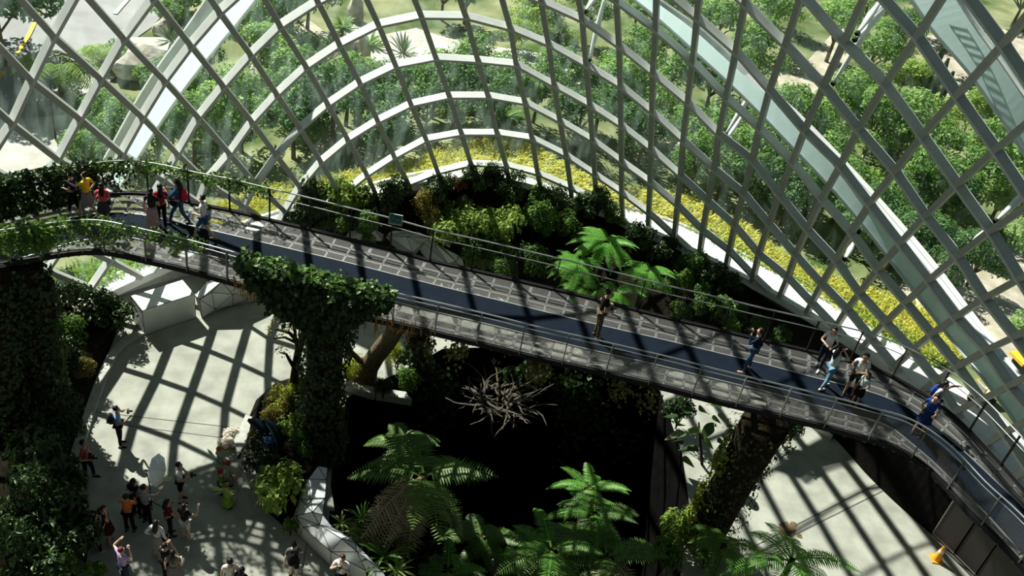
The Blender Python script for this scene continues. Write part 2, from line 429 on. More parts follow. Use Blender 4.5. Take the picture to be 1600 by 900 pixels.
for a in range(AMIN, AMAX + 1):
    for b in range(BMIN, BMAX + 1):
        if (a, b) in UV: G[(a, b)] = np.array(UV[(a, b)]); continue
        ks = sorted(RES, key=lambda k: (k[0] - a) ** 2 + (k[1] - b) ** 2)[:4]
        w = [1 / ((k[0] - a) ** 2 + (k[1] - b) ** 2) for k in ks]
        dist = math.sqrt((ks[0][0] - a) ** 2 + (ks[0][1] - b) ** 2)
        G[(a, b)] = model(a, b) + sum(RES[k] * q for k, q in zip(ks, w)) / sum(w) / (1 + 0.25 * max(0, dist - 1))
_bu = sorted(shell_uv(shell_at(*p)) for p in base)
_bt = np.array([q[0] for q in _bu]); _bz = np.array([q[1] for q in _bu])
_ts = np.linspace(_bt[0], _bt[-1], 60); _zs = np.interp(_ts, _bt, _bz)
for _ in range(14): _zs = np.concatenate([[_zs[0]], (_zs[:-2] + 2 * _zs[1:-1] + _zs[2:]) / 4, [_zs[-1]]])
def zbase(th): return float(np.interp(th, _ts, _zs))
def base_pt(th): return shell_pt(th, zbase(th))
SPT = {k: shell_pt(*v) for k, v in G.items()}
def above(k): return G[k][1] - zbase(G[k][0])
def cross(k, l):
    t = above(k) / (above(k) - above(l)); u = lerp(G[k], G[l], t)
    return base_pt(u[0])
RIB = {}
for a in range(AMIN, AMAX + 1):
    L = []
    for b in range(BMIN, BMAX + 1):
        if above((a, b)) > 0: L.append(SPT[(a, b)])
        else:
            if b > BMIN: L.append(cross((a, b - 1), (a, b)))
            break
    RIB[a] = L
dome = tag(bpy.data.objects.new('window_1', None), 'curved greenhouse glass wall on a net of grey and white steel beams', None, None, 'structure'); COL.objects.link(dome)
for a, L in RIB.items():
    if len(L) < 2: continue
    mb = MB(); nr = [shell_n(p) for p in L]
    mb.sweep(L, nr, 0.20, 0.03, -0.26); mb.sweep(L, nr, 0.05, 0.12, 0.03)
    mb.build('rib', BEAMG, dome)
for b in range(BMIN, BMAX + 1):
    run = []; runs = []
    for a in range(AMIN, AMAX + 1):
        up = above((a, b)) > 0
        if up:
            if not run and a > AMIN: run.append(cross((a, b), (a - 1, b)))
            run.append(SPT[(a, b)])
        elif run:
            run.append(cross((a - 1, b), (a, b))); runs.append(run); run = []
    if run: runs.append(run)
    runs = [r for r in runs if len(r) > 1]
    if not runs: continue
    mb = MB()
    for L in runs:
        nr = [shell_n(p) for p in L]
        mb.sweep(L, nr, 0.13, 0.03, -0.27); mb.sweep(L, nr, 0.06, 0.12, 0.03)
    mb.build('ring_beam', BEAMW, dome)
for a in range(AMIN, AMAX):
    L, R_ = RIB[a], RIB[a + 1]
    m = min(len(L), len(R_)); mb = MB()
    o = [shell_n(p) * 0.10 for p in L]; q = [shell_n(p) * 0.10 for p in R_]
    for i in range(m - 1): mb.quad(L[i] + o[i], R_[i] + q[i], R_[i + 1] + q[i + 1], L[i + 1] + o[i + 1])
    for i in range(m - 1, len(L) - 1): mb.add([L[i] + o[i], R_[-1] + q[-1], L[i + 1] + o[i + 1]], [(0, 1, 2)])
    for i in range(m - 1, len(R_) - 1): mb.add([R_[i] + q[i], R_[i + 1] + q[i + 1], L[-1] + o[-1]], [(0, 1, 2)])
    mb.build('glazing', GLASS, dome)
# kerb the shell stands on, with a white inner ledge
BT = [_ts[0] - 0.35 + i * (_ts[-1] - _ts[0] + 0.7) / 139 for i in range(140)]
BP = [base_pt(t) for t in BT]
def hn(P):
    n = shell_n(P); n.z = 0
    return n.normalized()
BN = [hn(p) for p in BP]
mb = MB(); mb.sweep([p - n * .05 for p, n in zip(BP, BN)], [Vector((0, 0, 1))] * 140, 0.34, -0.32, 0.03)
tag(mb.build('trim_1', WHITE), 'white kerb under the foot of the glass wall', kind='structure')
def kerb_w(P):
    t = min(1, max(0, (P.x - 1.5) / 6)); t = t * t * (3 - 2 * t)
    return lerp(.50, 1.40, t)
mb = MB(); vs = []
for p, n in zip(BP, BN):
    w = kerb_w(p); a, b = p + n * .07, p + n * (.07 + w)
    vs += [(a.x, a.y, p.z - .04), (b.x, b.y, p.z - .04), (b.x, b.y, p.z + .06), (b.x + n.x * .12, b.y + n.y * .12, p.z + .06), (b.x + n.x * .12, b.y + n.y * .12, p.z - .35), (a.x, a.y, p.z - .35)]
mb.add(vs, [(i * 6 + k, i * 6 + (k + 1) % 6, (i + 1) * 6 + (k + 1) % 6, (i + 1) * 6 + k) for i in range(139) for k in range(6)] + [(5, 4, 3, 2, 1, 0), tuple(139 * 6 + k for k in range(6))])
tag(mb.build('trim_2', WHITE), 'white ledge along the foot of the glass wall', kind='structure')
mb = MB()
for i in range(139):
    a, b = BP[i] + BN[i] * .08, BP[i + 1] + BN[i + 1] * .08
    mb.quad((a.x, a.y, -.5), (b.x, b.y, -.5), (b.x, b.y, b.z - .2), (a.x, a.y, a.z - .2))
tag(mb.build('wall_foot', CONC2), 'low stone wall under the kerb of the glass', kind='structure')
# ------------------------------------------------------------------ outside ground
def gz(P):
    """ground height outside the shell"""
    th, _ = shell_uv((P[0], P[1], 2.0))
    d = max(0.0, outside((P[0], P[1], 2.0))) * 40
    t = min(1, d / 14); t = t * t * (3 - 2 * t)
    return lerp(zbase(th) - 0.30, 0.6, t) + 0.25 * math.sin(P[0] * 0.31 + 1) * math.sin(P[1] * 0.23) * min(1, d / 6)
rows = []
for i in range(140):
    p, n = BP[i], BN[i]
    rows.append([Vector((p.x + n.x * d, p.y + n.y * d, 0)) for d in (0.1, 1, 2, 3, 4.2, 6, 8, 11, 14, 18, 23, 30, 40, 60, 90)])
mb = MB(); W_ = len(rows[0])
for r in rows:
    for k, p in enumerate(r): mb.v.append((p.x, p.y, gz(p) if k else gz(p) - 0.0))
for i in range(139):
    for k in range(W_ - 1): mb.f.append((i * W_ + k, (i + 1) * W_ + k, (i + 1) * W_ + k + 1, i * W_ + k + 1))
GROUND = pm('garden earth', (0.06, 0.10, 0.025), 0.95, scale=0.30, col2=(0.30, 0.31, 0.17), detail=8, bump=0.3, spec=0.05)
ground_o = tag(mb.build('ground', GROUND, smooth=True), 'planted garden ground outside the glass', kind='structure')
GB = BVHTree.FromPolygons([Vector(v) for v in mb.v], mb.f)
def gnd(px, py):
    h = GB.ray_cast(Vector(CC), Vector(ray(px, py)))
    return h[0] if h[0] else at(px, py, 0.6)
def gdrop(x, y):
    h = GB.ray_cast(Vector((x, y, 60)), Vector((0, 0, -1)))
    return h[0].z if h[0] else 0.5
PATHM = pm('pale paving', (0.42, 0.40, 0.36), 0.85, scale=0.8, col2=(0.62, 0.60, 0.55), detail=8)
ROADM = pm('grey asphalt road', (0.28, 0.28, 0.28), 0.85, scale=0.6, col2=(0.35, 0.35, 0.35), detail=7)
SANDM = pm('sandy ground', (0.36, 0.32, 0.24), 0.9, scale=1.0, col2=(0.52, 0.48, 0.39), detail=9)
def patch(name, pxs, mat, label, lift=0.04, z=None, sub=6):
    P = [gnd(*p) for p in pxs]
    tri = tessellate_polygon([[Vector((p.x, p.y, 0)) for p in P]])
    V = []; F = []
    for t in tri:
        a, b, c = (P[i] for i in t); o = len(V)
        for i in range(sub + 1):
            for j in range(sub + 1 - i):
                q = a + (b - a) * (i / sub) + (c - a) * (j / sub); V.append((q.x, q.y, gdrop(q.x, q.y) + lift))
        ix = {}; k = o
        for i in range(sub + 1):
            for j in range(sub + 1 - i): ix[(i, j)] = k; k += 1
        for i in range(sub):
            for j in range(sub - i):
                F.append((ix[(i, j)], ix[(i + 1, j)], ix[(i, j + 1)]))
                if i + j < sub - 1: F.append((ix[(i + 1, j)], ix[(i + 1, j + 1)], ix[(i, j + 1)]))
    m = MB(); m.v = V; m.f = F
    return tag(m.build(name, mat), label, kind='structure')
patch('road', [(-80, 160), (-80, -60), (330, -60), (235, 45), (160, 95), (125, 165), (70, 190), (20, 198)], ROADM, 'grey road beyond the glass at the upper left', 0.05)
patch('sidewalk', [(-80, 190), (60, 186), (130, 178), (125, 212), (70, 262), (-80, 300)], PATHM, 'white pavement below the road at the left', 0.07)
patch('path', [(118, 92), (200, 60), (285, 60), (300, 85), (230, 95), (170, 130), (130, 150)], PATHM, 'pale garden terrace beside the road', 0.09)
patch('path', [(560, 30), (600, 55), (650, 45), (705, 62), (760, 72), (830, 82), (930, 112), (930, 140), (860, 135), (800, 128), (790, 150), (750, 172), (700, 160), (650, 112), (585, 100), (540, 55)], PATHM, 'white garden path curving behind the middle panes', 0.06)
patch('path', [(480, 30), (520, 60), (540, 110), (530, 145), (490, 140), (500, 100), (460, 50)], SANDM, 'sandy walk beside the pale rocks', 0.05)
patch('path', [(335, 135), (380, 150), (425, 190), (390, 205), (340, 180)], SANDM, 'sandy clearing behind the left arch', 0.05)
patch('path', [(1210, 100), (1262, 95), (1330, 20), (1370, 28), (1300, 140), (1262, 172), (1222, 160)], SANDM, 'sandy clearing among trees at the upper right', 0.05)
patch('path', [(1420, 400), (1500, 380), (1640, 380), (1640, 640), (1560, 620), (1500, 560), (1420, 520), (1400, 470)], SANDM, 'pale service yard outside the glass at the right', 0.05)
patch('path', [(1440, 60), (1520, 40), (1640, 60), (1640, 150), (1560, 170), (1480, 150)], SANDM, 'pale paving behind the upper right arch', 0.05)
patch('path', [(950, 190), (1000, 175), (1060, 205), (1120, 240), (1100, 260), (1030, 230)], SANDM, 'pale gravel strip behind the grass bank', 0.05)
P = [(70, -30), (60, 25), (45, 60), (22, 92), (2, 118), (-20, 150)]
mb = MB(); Q = smooth_line([gnd(*p) + Vector((0, 0, 0.0)) for p in P], 20)
Q = [Vector((q.x, q.y, gdrop(q.x, q.y) + 0.075)) for q in Q]
mb.sweep(Q, [Vector((0, 0, 1))] * 20, 0.22, -0.01, 0.01)
tag(mb.build('road_marking', pm('yellow road paint', (0.85, 0.60, 0.06), 0.7, var=0.1)), 'yellow line painted along the road', kind='structure')
for off in (0.0,):
    mb = MB(); Q = [gnd(*p) for p in [(205, -5), (190, 12), (180, 24)]]
    Q = [q + Vector((0, 0, 0.1)) for q in Q]; mb.sweep(Q, [Vector((0, 0, 1))] * 3, 0.25, -0.01, 0.01)
    tag(mb.build('road_marking', PATHM), 'white line painted across the road', kind='structure')
# ------------------------------------------------------------------ yellow grass bank
def grass(name, t0, t1, d0, d1, n, hgt, mat, label, seed):
    rng = np.random.default_rng(seed); V = []; F = []
    for i in range(n):
        t = lerp(t0, t1, rng.random()); u = rng.random()
        j = min(138, max(0, int((t - BT[0]) / (BT[1] - BT[0])))); f = (t - BT[j]) / (BT[1] - BT[0])
        p = BP[j].lerp(BP[j + 1], f); nn = BN[j]
        dd = lerp(kerb_w(p) + d0, kerb_w(p) + d1 * (0.75 + 0.25 * math.sin(t * 23)), u)
        x, y = p.x + nn.x * dd, p.y + nn.y * dd; z = gz((x, y))
        a = rng.random() * 2 * PI; h = hgt * (0.6 + 0.8 * rng.random()); ln = h * (0.35 + 0.6 * rng.random()); w = 0.028
        dx, dy = math.cos(a), math.sin(a); sx, sy = -dy * w, dx * w
        o = len(V)
        V += [(x - sx, y - sy, z), (x + sx, y + sy, z), (x + dx * ln * .45 + sx, y + dy * ln * .45 + sy, z + h * .75), (x + dx * ln * .45 - sx, y + dy * ln * .45 - sy, z + h * .75), (x + dx * ln, y + dy * ln, z + h * .82)]
        F += [(o, o + 1, o + 2), (o, o + 2, o + 3), (o + 3, o + 2, o + 4)]
    return tag(link(name, npmesh(name, V, F, mat)), label, 'grass', None, 'stuff')
def th_of(px, py): return shell_uv(shell_at(px, py))[0]
grass('grass', th_of(560, 300), th_of(1420, 570), 0.12, 3.1, 21000, 0.45, L_GRASS, 'bank of yellow ornamental grass just outside the glass', 3)
grass('grass', th_of(330, 380), th_of(560, 300), 0.12, 2.6, 6000, 0.45, L_GRASS, 'yellow green grass outside the glass behind the left bushes', 4)
grass('grass', th_of(95, 480), th_of(330, 380), 0.12, 2.6, 5000, 0.6, L_LAWN, 'fresh green grass outside the glass at the left', 5)
grass('grass', th_of(1060, 380), th_of(1420, 570), 0.1, 0.9, 3600, 0.4, L_LAWN, 'green fringe of grass at the foot of the right panes', 6)
# ------------------------------------------------------------------ garden trees
def tree_proto(seed, R, H, n, L, W, mat, trunk=2.0, nb=9):
    g = random.Random(seed)
    B = blobset(seed, nb, R * 0.72, H, trunk, R * 0.34, R * 0.55)
    V, F = foliage(seed, n, B, L, W)
    cm = npmesh('crown', V, F, mat)
    mb = MB()
    mb.tube([(0, 0, -0.3), (0.05, 0, trunk * 0.5), (0.1, 0.05, trunk + H * 0.4)], [0.16, 0.12, 0.05], 6)
    for b in B[:5]: mb.tube([(0.05, 0, trunk * 0.7), (b[0] * 0.5, b[1] * 0.5, (trunk * 0.7 + b[2]) / 2 + 0.2), b[:3]], [0.07, 0.05, 0.02], 5)
    tm = bpy.data.meshes.new('trunk'); tm.from_pydata(mb.v, [], mb.f); tm.materials.append(BARK)
    return cm, tm
PROT = {
 'dark': [tree_proto(11 + i, 2.3, 2.8, 2300, 0.26, 0.13, L_OUT3) for i in range(2)],
 'mid': [tree_proto(21 + i, 2.2, 2.4, 2300, 0.25, 0.14, L_OUT1) for i in range(3)],
 'light': [tree_proto(31 + i, 1.9, 1.9, 1900, 0.24, 0.13, L_OUT2, 1.2) for i in range(2)],
 'shrub': [tree_proto(41 + i, 1.3, 0.9, 1200, 0.20, 0.10, L_OUT1, 0.25, 6) for i in range(2)],
 'olive': [tree_proto(51, 1.2, 0.8, 1100, 0.20, 0.09, L_OUT2, 0.25, 6)],
}
def plant(kind, name, label, cat, loc, sc, rz, group=None):
    cm, tm = PROT[kind][rnd.randrange(len(PROT[kind]))]
    t = thing(name, label, cat, loc, rz, group, None, sc)
    link('crown', cm, t); link('trunk', tm, t)
    return t
KN = {'dark': ('dark green', 'garden_tree', 'tree'), 'mid': ('mid green', 'garden_tree', 'tree'), 'light': ('light green', 'garden_tree', 'tree'),
      'shrub': ('low green', 'garden_shrub', 'shrub'), 'olive': ('low yellowish', 'garden_shrub', 'shrub')}
def zone(px):
    if px < 200: return 'left of the broad white arch, beyond the leftmost panes'
    if px < 430: return 'beyond the panes right of the left white arch'
    if px < 660: return 'beyond the glass left of the rounded arcs'
    if px < 940: return 'beyond the middle panes behind the yellow grass bank'
    if px < 1160: return 'beyond the glass between the middle panes and the right arch'
    if px < 1330: return 'beyond the glass along the right white arch'
    return 'beyond the large panes at the upper right'
# (px, py of the foot, kind, scale): surveyed stands of trees and shrubs
OUT = '''
150 170 shrub 1 ,175 205 mid .7,140 235 shrub 1.1,200 225 mid .75,235 200 mid .8,265 160 shrub 1,300 195 mid .8,250 240 dark .75,305 235 mid .8,345 225 mid .8,
290 130 dark .7,240 130 shrub 1.1,195 95 shrub 1,330 105 dark .8,365 80 dark .85,390 50 dark .8,420 120 mid .9,445 165 mid .9,400 235 mid .9,445 215 dark .9,480 245 dark .9,
410 70 mid .9,455 60 mid .9,480 25 dark .9,520 20 mid .8,440 20 mid .8,380 15 dark .8,270 30 shrub 1.2,285 12 shrub 1.1,245 52 shrub 1,500 190 mid .9,540 215 dark .95,500 225 dark .9,
575 190 mid .9,590 225 dark .85,540 175 mid .9,605 160 mid .9,640 190 dark .85,560 160 light .8,650 150 mid .8,630 135 mid .75,690 180 mid .85,680 215 dark .8,600 245 dark .8,640 230 dark .8,
720 200 dark .85,750 175 mid .85,765 215 dark .8,790 190 mid .85,815 220 dark .8,840 190 mid .85,800 155 light .8,735 150 light .7,690 145 shrub 1,860 215 dark .85,
880 180 mid .9,915 165 mid .85,930 205 dark .85,965 190 mid .9,955 235 dark .85,900 235 dark .8,1000 215 mid .85,990 255 dark .85,1035 250 mid .8,1030 285 dark .85,
1060 300 mid .8,1085 260 mid .9,1100 310 dark .85,1130 290 mid .9,1070 225 mid .8,1150 330 dark .85,1175 300 mid .95,1195 345 dark .85,1230 330 mid .9,1240 370 dark .85,
1290 390 dark .85,1270 340 mid .9,1330 370 mid .9,1350 410 dark .8,1380 400 mid .9,1410 425 dark .8,1400 450 dark .6,1310 320 light .9,
850 35 light .85,880 15 olive 1.3,820 20 light .8,910 45 mid .9,835 75 light .8,870 60 olive 1.3,760 20 mid .85,725 15 mid .85,690 10 mid .8,800 60 light .7,
940 85 mid .95,975 60 mid 1,1000 110 mid .95,960 130 mid .9,1040 140 mid 1,1020 60 mid 1.05,1070 110 mid 1,990 25 light 1,1060 35 mid 1.05,1100 160 mid .95,1110 70 mid 1.1,1130 15 mid 1.1,
1140 190 dark .95,1170 130 mid 1.05,1190 60 mid 1.1,1200 225 mid 1,1230 190 dark 1,1180 250 mid .9,1255 240 mid 1,1240 285 mid .95,1200 15 mid 1.1,1260 20 mid 1.1,
1290 210 mid 1.05,1320 180 mid 1.05,1290 270 light 1,1340 240 mid 1.05,1350 290 dark 1,1390 250 mid 1.05,1290 75 mid 1.1,1340 120 mid 1.1,1380 80 mid 1.1,1410 190 mid 1.1,1440 280 mid 1,
1400 330 mid .95,1440 340 dark .95,1460 220 light 1.1,1500 240 mid 1.1,1480 320 mid 1,1540 270 mid 1.1,1545 330 light 1,1590 290 mid 1.05,1590 350 mid .95,1500 190 light 1.1,1560 210 light 1.1,
1420 30 mid 1.1,1460 90 dark 1.0,1520 90 olive 1.3,1580 20 dark 1.1,1610 230 mid 1.1,1340 35 mid 1.1,1400 130 light 1,1360 200 mid 1,1470 375 shrub 1.2,1530 400 shrub 1.1,1600 410 mid .9,
1470 430 dark .7,1560 480 shrub .8,1600 520 shrub .9,560 120 shrub 1.2,585 140 shrub 1.2,470 130 shrub 1.2,510 50 shrub 1.2,350 200 shrub 1.1,420 170 shrub 1.1,655 110 shrub 1,745 130 shrub 1.1,
780 130 shrub 1.2,830 130 shrub 1.2,870 140 shrub 1.2,920 130 shrub 1.1,700 165 olive 1.2,850 165 olive 1.2,960 165 olive 1.1,310 150 shrub 1.1,520 105 light .7,485 75 shrub 1.1
'''
cnt = 0
for s in OUT.replace('\n', '').split(','):
    if not s.strip(): continue
    x, y, k, q = s.split(); x, y, q = float(x), float(y), float(q)
    cnt += 1
    if cnt % 5 == 0: continue
    if k in ('dark', 'mid', 'light') and ((560 < x < 955 and 72 < y < 166) or (440 < x < 560 and 60 < y < 150) or (300 < x < 400 and 120 < y < 200)): continue
    p = gnd(x, y + (22 if k in ('dark', 'mid', 'light') else 8))
    if outside((p.x, p.y, 2.5)) * 40 < (5.6 if k in ('dark', 'mid', 'light') else 4.8): p = p + hn(p) * 1.6; p.z = gdrop(p.x, p.y)
    nm = KN[k]
    plant(k, nm[1], '%s %s %s' % (nm[0], 'tree' if nm[2] == 'tree' else 'shrub', zone(x)), nm[2], p, q * rnd.uniform(0.8, 1.0), rnd.random() * 6.28,
          '%s %ss %s' % (nm[0], nm[2], zone(x)))
# big street tree at the top left corner
PROT['street'] = [tree_proto(61, 3.2, 2.6, 5200, .34, .17, L_OUT3, 3.0, 12)]
for (x, y, s, lb) in [(8, 112, 1.0, 'dark street tree overhanging the road at the upper left corner'), (-45, 60, 1.0, 'dark tree at the left border behind the street tree')]:
    plant('street', 'street_tree', lb, 'tree', gnd(x, y), s, 1.0)
# ------------------------------------------------------------------ palms, agaves, cactus
def rosette(n, L, W, seed, up=0.6, droop=0.5, seg=4):
    g = random.Random(seed); V = []; F = []
    for i in range(n):
        a = 2 * PI * i / n * 2.4 + g.uniform(-.2, .2); e = g.uniform(0.1, 1.0) * up; l = L * g.uniform(.75, 1.1)
        dx, dy = math.cos(a), math.sin(a); o = len(V)
        for k in range(seg + 1):
            t = k / seg; r = l * t * math.cos(e); z = l * t * math.sin(e) * 1.2 + l * 0.25 * t - droop * l * t * t
            w = W * (0.45 + 1.1 * t) * (1 - t ** 3) if k < seg else 0.004
            V += [(dx * r - dy * w, dy * r + dx * w, z + w * .4), (dx * r, dy * r, z), (dx * r + dy * w, dy * r - dx * w, z + w * .4)]
        for k in range(seg):
            b = o + k * 3
            F += [(b, b + 1, b + 4), (b, b + 4, b + 3), (b + 1, b + 2, b + 5), (b + 1, b + 5, b + 4)]
    return V, F
def frond_mesh(name, L, W, n, mat, seed, arch=0.55, droop=0.7, leaf_w=0.05, sag=0.25):
    """one pinnate frond along +X: midrib plus n pairs of leaflets"""
    g = random.Random(seed); V = []; F = []
    def P(t): return np.array([L * t * (1 - 0.12 * t), 0, L * (arch * t - droop * t * t)])
    for k in range(9):
        t = k / 8; p = P(t); r = 0.018 * L * (1 - 0.8 * t)
        V += [p + [0, -r, 0], p + [0, r, 0]]
    F += [q for k in range(8) for q in ((2 * k, 2 * k + 1, 2 * k + 3), (2 * k, 2 * k + 3, 2 * k + 2))]
    for i in range(n):
        t = 0.12 + 0.88 * i / (n - 1); p = P(t)
        prof = math.sin(PI * min(1, 0.10 + 0.9 * t) ** 0.75) ** 0.7 if t < 0.995 else 0.1
        l = W * max(0.12, prof) * g.uniform(.9, 1.08)
        for sgn in (-1, 1):
            tip = p + np.array([l * 0.28, sgn * l * 0.95, -l * sag * g.uniform(.6, 1.4)])
            mid = p + (tip - p) * 0.5 + np.array([0, 0, l * 0.06]); w = leaf_w * (0.6 + 0.4 * prof)
            o = len(V)
            V += [p + [-w * .4, 0, 0], p + [w * .6, 0, 0], mid + [w, 0, 0], tip, mid + [-w * .8, 0, 0]]
            F += [(o, o + 1, o + 2), (o, o + 2, o + 4), (o + 4, o + 2, o + 3)]
    return npmesh(name, V, F, mat)
PALMF = [frond_mesh('frond', 2.3, 0.75, 22, L_OUT2, 71 + i, 0.75, 0.95, 0.05, 0.5) for i in range(2)]
def palm(label, loc, h, s, seed):
    t = thing('palm_tree', label, 'palm', loc, seed, None, None, s); mb = MB()
    mb.tube([(0, 0, -.3), (0.05, 0, h * .5), (0, 0, h)], [0.26, 0.22, 0.24], 8); mb.build('trunk', BARK, t)
    for i in range(16):
        f = link('frond', PALMF[i % 2], t, (0, 0, h), i * 2.4); f.rotation_euler = (0, 0.25 - 0.55 * ((i * 7) % 5) / 4, i * 2.4)
palm('palm tree with a thick trunk standing beside the road at the left', gnd(100, 160), 1.7, 1.1, 1)
palm('small palm behind the pane above the large left rock', gnd(163, 100), 0.9, 0.75, 2)
AG = [npmesh('agave', *rosette(26, 1.0, 0.06, 5, 1.1, 0.25), L_GREY), npmesh('agave', *rosette(20, 0.9, 0.07, 6, 0.9, 0.5), L_OUT1)]
for (x, y, s, k, lb) in [(630, 82, 1.3, 0, 'grey green spiky rosette plant on the white path'), (578, 68, 1.5, 1, 'green rosette plant behind the pale pinnacle rocks'),
                         (512, 142, 1.2, 0, 'grey green rosette plant in the sandy walk'), (535, 40, 1.3, 1, 'green rosette plant above the sandy walk'), (268, 62, 1.3, 0, 'spiky rosette plant on the terrace beside the road'),
                         (668, 125, 0.9, 1, 'small upright rosette plant below the white path'), (1110, 170, 1.5, 1, 'palm-like rosette plant left of the right arch'), (990, 172, 1.3, 0, 'rosette plant beside the pale boulder'),
                         (790, 180, 1.5, 1, 'broad rosette plant behind the middle panes')]:
    tag(link('agave', AG[k], None, gnd(x, y + 4), x, s), lb, 'plant')
mbc = MB(); g = random.Random(3)
for i, (x, y, h) in enumerate([(1432, 135, 2.4), (1444, 142, 3.2), (1456, 150, 2.8), (1468, 160, 2.3), (1478, 172, 1.9), (1450, 168, 1.6)]):
    p = gnd(x, y); mb = MB(); n = 10; r = 0.2
    for k in range(5):
        z = h * k / 4; q = r * (1 if k < 4 else 0.45)
        mb.v += [(q * (1 if j % 2 else .78) * math.cos(2 * PI * j / 20), q * (1 if j % 2 else .78) * math.sin(2 * PI * j / 20), z) for j in range(20)]
    mb.f += [(k * 20 + j, k * 20 + (j + 1) % 20, (k + 1) * 20 + (j + 1) % 20, (k + 1) * 20 + j) for k in range(4) for j in range(20)] + [tuple(80 + j for j in range(20))]
    o = mb.build('cactus', pm('dark cactus skin', (0.035, 0.07, 0.03), 0.7, var=0.3)); o.location = p
    tag(o, 'dark columnar cactus in the clump behind the upper right panes', 'cactus', 'columnar cacti in the clump')
# rocks
def rock(label, p, s, seed, sz=(1, 1, 1)):
    g = random.Random(seed); mb = MB(); mb.ball((0, 0, 0), 1, 16, 11)
    off = [Vector((g.uniform(-1, 1), g.uniform(-1, 1), g.uniform(-1, 1))).normalized() for _ in range(9)]; dd = [g.uniform(.55, .95) for _ in off]
    V = []
    for v in mb.v:
        v = Vector(v)
        for o, d in zip(off, dd):
            e = v.dot(o) - d
            if e > 0: v = v - o * e * 0.9
        v += Vector((math.sin(v.y * 5 + seed), math.sin(v.z * 6), math.sin(v.x * 5))) * 0.05
        V.append((v.x * sz[0], v.y * sz[1], v.z * sz[2]))
    mb.v = V; o = mb.build('rock', ROCK); o.location = p; o.scale = (s,) * 3; o.rotation_euler = (0, 0, seed)
    return tag(o, label, 'rock')
for i, (x, y, s, sz, lb) in enumerate([(215, 112, 1.7, (1.5, .9, .7), 'large pale rock left of the broad white arch'), (190, 92, 1.2, (1.4, .8, .5), 'flat white rock under the small palm'), (352, 182, 1.6, (1.3, .9, .9), 'pale boulder behind the left white arch'),
        (330, 162, 1.0, (1, 1, 1.2), 'smaller pale rock beside the boulder'), (545, 110, 1.1, (.7, .7, 2.0), 'tall pale pinnacle rock beside the sandy walk'), (562, 98, 1.1, (.8, .7, 1.6), 'pale pinnacle rock with a hollow face'), (535, 122, 1.0, (.8, .8, 1.4), 'lower pale rock of the pinnacle group'),
        (555, 32, 1.0, (.8, .7, 1.7), 'dark grey standing stone above the path'), (1002, 136, 1.1, (1.2, .9, .8), 'pale round boulder in the trees at centre right'), (1392, 172, 1.3, (1.3, 1, .8), 'tan boulder in the trees at the upper right'), (1558, 170, 1.1, (1.2, .8, .7), 'grey rock below the upper right arch'),
        (270, 22, 1.4, (.9, .9, 1.6), 'grey standing rock behind the terrace'), (255, 52, .8, (1, .8, 1.3), 'mossy rock stump on the terrace'), (410, 120, 1.1, (1.4, .8, .7), 'pale rock among the trees right of the left arch')]):
    p = gnd(x, y); rock(lb, p + Vector((0, 0, 0.25 * s)), s * .8, i + 1, sz)
# ------------------------------------------------------------------ white arches outside the glass
def arch(label, lo, hi, split, off, thick, mats, names, n=30):
    """box arch that runs between two surveyed edges, 'off' metres outside the shell"""
    L = smooth_line([shell_at(*p, off) for p in lo], n); R_ = smooth_line([shell_at(*p, off) for p in hi], n)
    t = thing('support_arch', label, 'arch', L[0]); o = t.location
    N_ = [shell_n((a + b) / 2) for a, b in zip(L, R_)]
    Mi = [a.lerp(b, split) for a, b in zip(L, R_)]
    def bar(E0, E1, d0, d1, nm, mt):
        mb = MB(); vs = []
        for a, b, nn in zip(E0, E1, N_): vs += [a + nn * d0, b + nn * d0, b + nn * d1, a + nn * d1]
        fs = [(i * 4 + k, i * 4 + (k + 1) % 4, (i + 1) * 4 + (k + 1) % 4, (i + 1) * 4 + k) for i in range(n - 1) for k in range(4)]
        mb.add([v - o for v in vs], fs + [(3, 2, 1, 0), tuple((n - 1) * 4 + k for k in range(4))]); mb.build(nm, mt, t)
    Lf = []
    for a, m_ in zip(L, Mi):   # the flange is a level shelf
        d = (a - Vector(CC)).normalized(); z = m_.z + .05
        q = Vector(CC) + d * ((z - CAMZ) / d.z) if d.z < -.02 else a
        if (q - a).length > 2.5: q = a + (q - a).normalized() * 2.5
        Lf.append(q)
    bar(Lf, Mi, -.10, 0.0, names[0], mats[0])
    mb = MB()
    for i in range(n - 1): mb.quad(Mi[i] + N_[i] * .12 - o, R_[i] + N_[i] * .12 - o, R_[i + 1] + N_[i + 1] * .12 - o, Mi[i + 1] + N_[i + 1] * .12 - o)
    mb.build(names[1], mats[1], t)
    mb = MB(); mb.tube([q + nn * .15 - o for q, nn in zip(R_, N_)], .09, 8); mb.build('edge_tube', WHITE, t)
    return t
a1 = arch('broad white arch outside the glass at the left, with a pale aqua web',
     [(355, -60), (319, 0), (285, 49), (246, 100), (207, 162), (176, 222), (155, 257), (110, 335), (58, 440), (20, 520)],
     [(440, -50), (400, 8), (360, 55), (322, 100), (282, 152), (240, 215), (212, 258), (163, 345), (112, 430), (70, 520)], 0.36, 5.5, 0.5, (WHITE, AQUA), ('flange', 'web'))
a2 = arch('long white arch outside the glass at the right, with a pale aqua web',
     [(975, -45), (1033, 2), (1087, 30), (1145, 87), (1185, 127), (1215, 140), (1262, 188), (1302, 230), (1320, 248), (1372, 305), (1422, 362), (1470, 417), (1510, 475), (1555, 532), (1600, 590), (1650, 655)],
     [(925, -45), (983, 0), (1021, 25), (1077, 80), (1137, 132), (1190, 185), (1227, 225), (1292, 290), (1340, 347), (1382, 400), (1430, 467), (1462, 507), (1510, 567), (1550, 612), (1590, 675), (1620, 720)], 0.20, 0.35, 0.35, (WHITE, AQUA), ('flange', 'web'))
